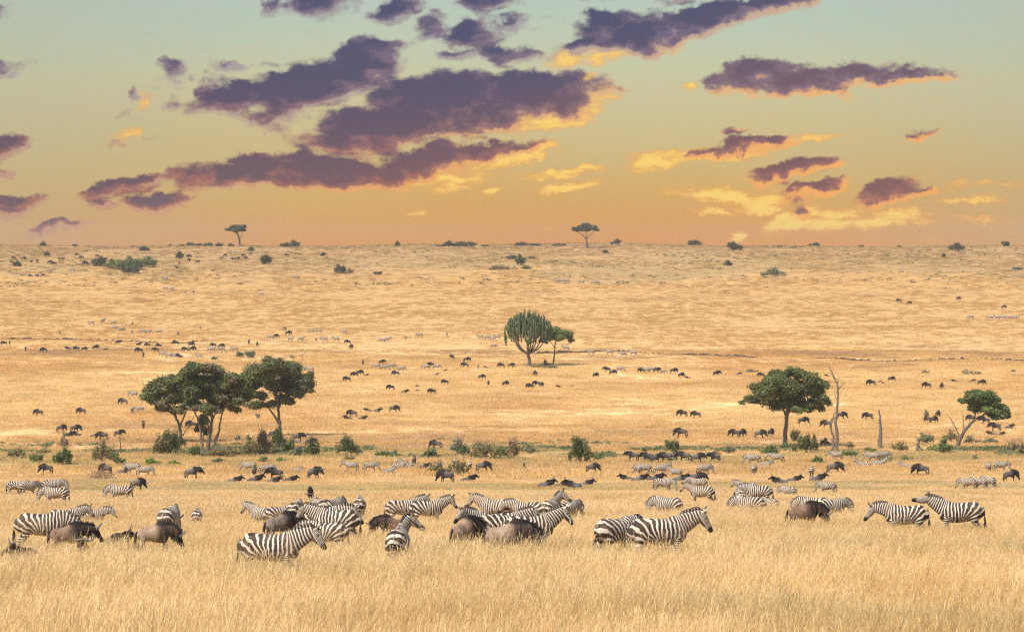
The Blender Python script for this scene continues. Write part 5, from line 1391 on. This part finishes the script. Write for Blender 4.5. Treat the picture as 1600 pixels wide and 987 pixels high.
 ('in the far herd left of the fallen tree', 'W', [(19, 407, 178, G, .9), (22, 400, 178, G, 1), (37, 401, 0, G, 1.1), (48, 407, 0, L, .9), (58, 404, 90, S, 1.1), (77, 406, 0, G, 1.1), (85, 408, 178, G, 1.3), (94, 402, 178, G, .8), (98, 402, 0, G, .8)]),
 ('in the far herd round the fallen tree', 'W', [(48, 428, 178, G, .9), (57, 428, 0, G, .9), (66, 427, 0, G, .9), (121, 395, 178, G, 1.1), (128, 399, 178, G, 1.1), (134, 407, 178, G, 1.4), (151, 397, 0, G, 1)]),
 ('in the far herd round the fallen tree', 'Z', [(79, 420, 0, G, .9), (113, 419, 178, G, 1.2)]),
 ('in the far herd below the left acacia', 'W', [(277, 416, 178, L, 1), (280, 407, 90, G, .9), (296, 397, 178, G, 1.2), (295, 403, 60, G, 1), (308, 406, 0, G, 1), (346, 401, 178, G, .8), (351, 396, 0, G, 1), (365, 402, 178, G, 1), (371, 401, 0, G, 1.1), (381, 396, 178, G, 1), (383, 400, 0, G, .9), (391, 395, 0, L, .9), (449, 396, 178, G, 1.05)]),
 ('on the bare right part of the far slope', 'W', [(1405, 466, 178, G, 1.05), (1420, 470, 0, G, 1), (1497, 463, 320, G, 1.05), (1568, 476, 0, G, 1)]),
 ('at the right end of the far slope', 'Z', [(1517, 492, 178, G, 1.1), (1547, 493, 178, G, 1.05), (1558, 493, 178, 'mid', 1.05), (1568, 493, 178, G, 1.05), (1577, 493, 178, G, 1.05), (1586, 493, 4, G, 1.05)]),
]
_r2 = np.random.default_rng(77)
VERB = {'graze': 'grazing', 'low': 'low headed', 'lie': 'lying', 'mid': 'walking', 'up': 'standing', 'stand': 'standing', 'alert': 'standing'}
for phrase, kind, rows in CLUSTERS:
    rows = sorted(rows, key=lambda q: q[0]); word = 'zebra' if kind == 'Z' else 'wildebeest'
    pl = 'zebras' if kind == 'Z' else 'wildebeest'
    for i, (px, yt, hd, pose, sz) in enumerate(rows):
        if kind == 'Z': pose = {'stand': 'mid', 'alert': 'up'}.get(pose, pose)
        tone = None
        if kind == 'W':
            t = _r2.uniform(.75, 1.25) * (.6 if yt < 620 else 1); tone = tuple(c * t for c in (DK if yt < 700 and _r2.uniform() < .75 else SL))
            if pose == 'lie' and sz < .85 : tone = (.13, .085, .06)
        o = ordinal(i, len(rows)).replace(' the ', ' ')
        if len(rows) == 1: lab = f"{VERB[pose]} {word}, the only {word} {phrase}"
        else: lab = f"{VERB[pose]} {word}, {o} of {len(rows)} {phrase}"
        root, p = place_animal(kind, pose, px, yt, hd + _r2.uniform(-4, 4), sz * (1.1 if yt < 480 else 1.0) * (.92 if kind == 'W' else .96) * _r2.uniform(.97, 1.03), tone, lab, f"{pl} {phrase}", parts=yt > 640)
bpy.data.collections.remove(TMP)


def make_haze():
    m = bpy.data.materials.new('haze_air'); m.use_nodes = True; t = m.node_tree
    for n in list(t.nodes): t.nodes.remove(n)
    v = t.nodes.new('ShaderNodeVolumePrincipled'); v.inputs['Color'].default_value = (.82, .74, .66, 1); v.inputs['Density'].default_value = HAZE
    o = t.nodes.new('ShaderNodeOutputMaterial'); t.links.new(v.outputs[0], o.inputs['Volume'])
    x0, x1, y0, y1, z0, z1 = -2500, 2500, -450, 2600, -50, 14
    V = [(x, y, z) for x in (x0, x1) for y in (y0, y1) for z in (z0, z1)]
    F = [(0, 1, 3, 2), (4, 6, 7, 5), (0, 4, 5, 1), (2, 3, 7, 6), (0, 2, 6, 4), (1, 5, 7, 3)]
    ob = link('haze', mesh_py('haze', V, F, [m], smooth=False)); tag(ob, 'thin warm air haze over the whole plain', 'haze', kind='stuff')


HAZE = .00011
make_haze()
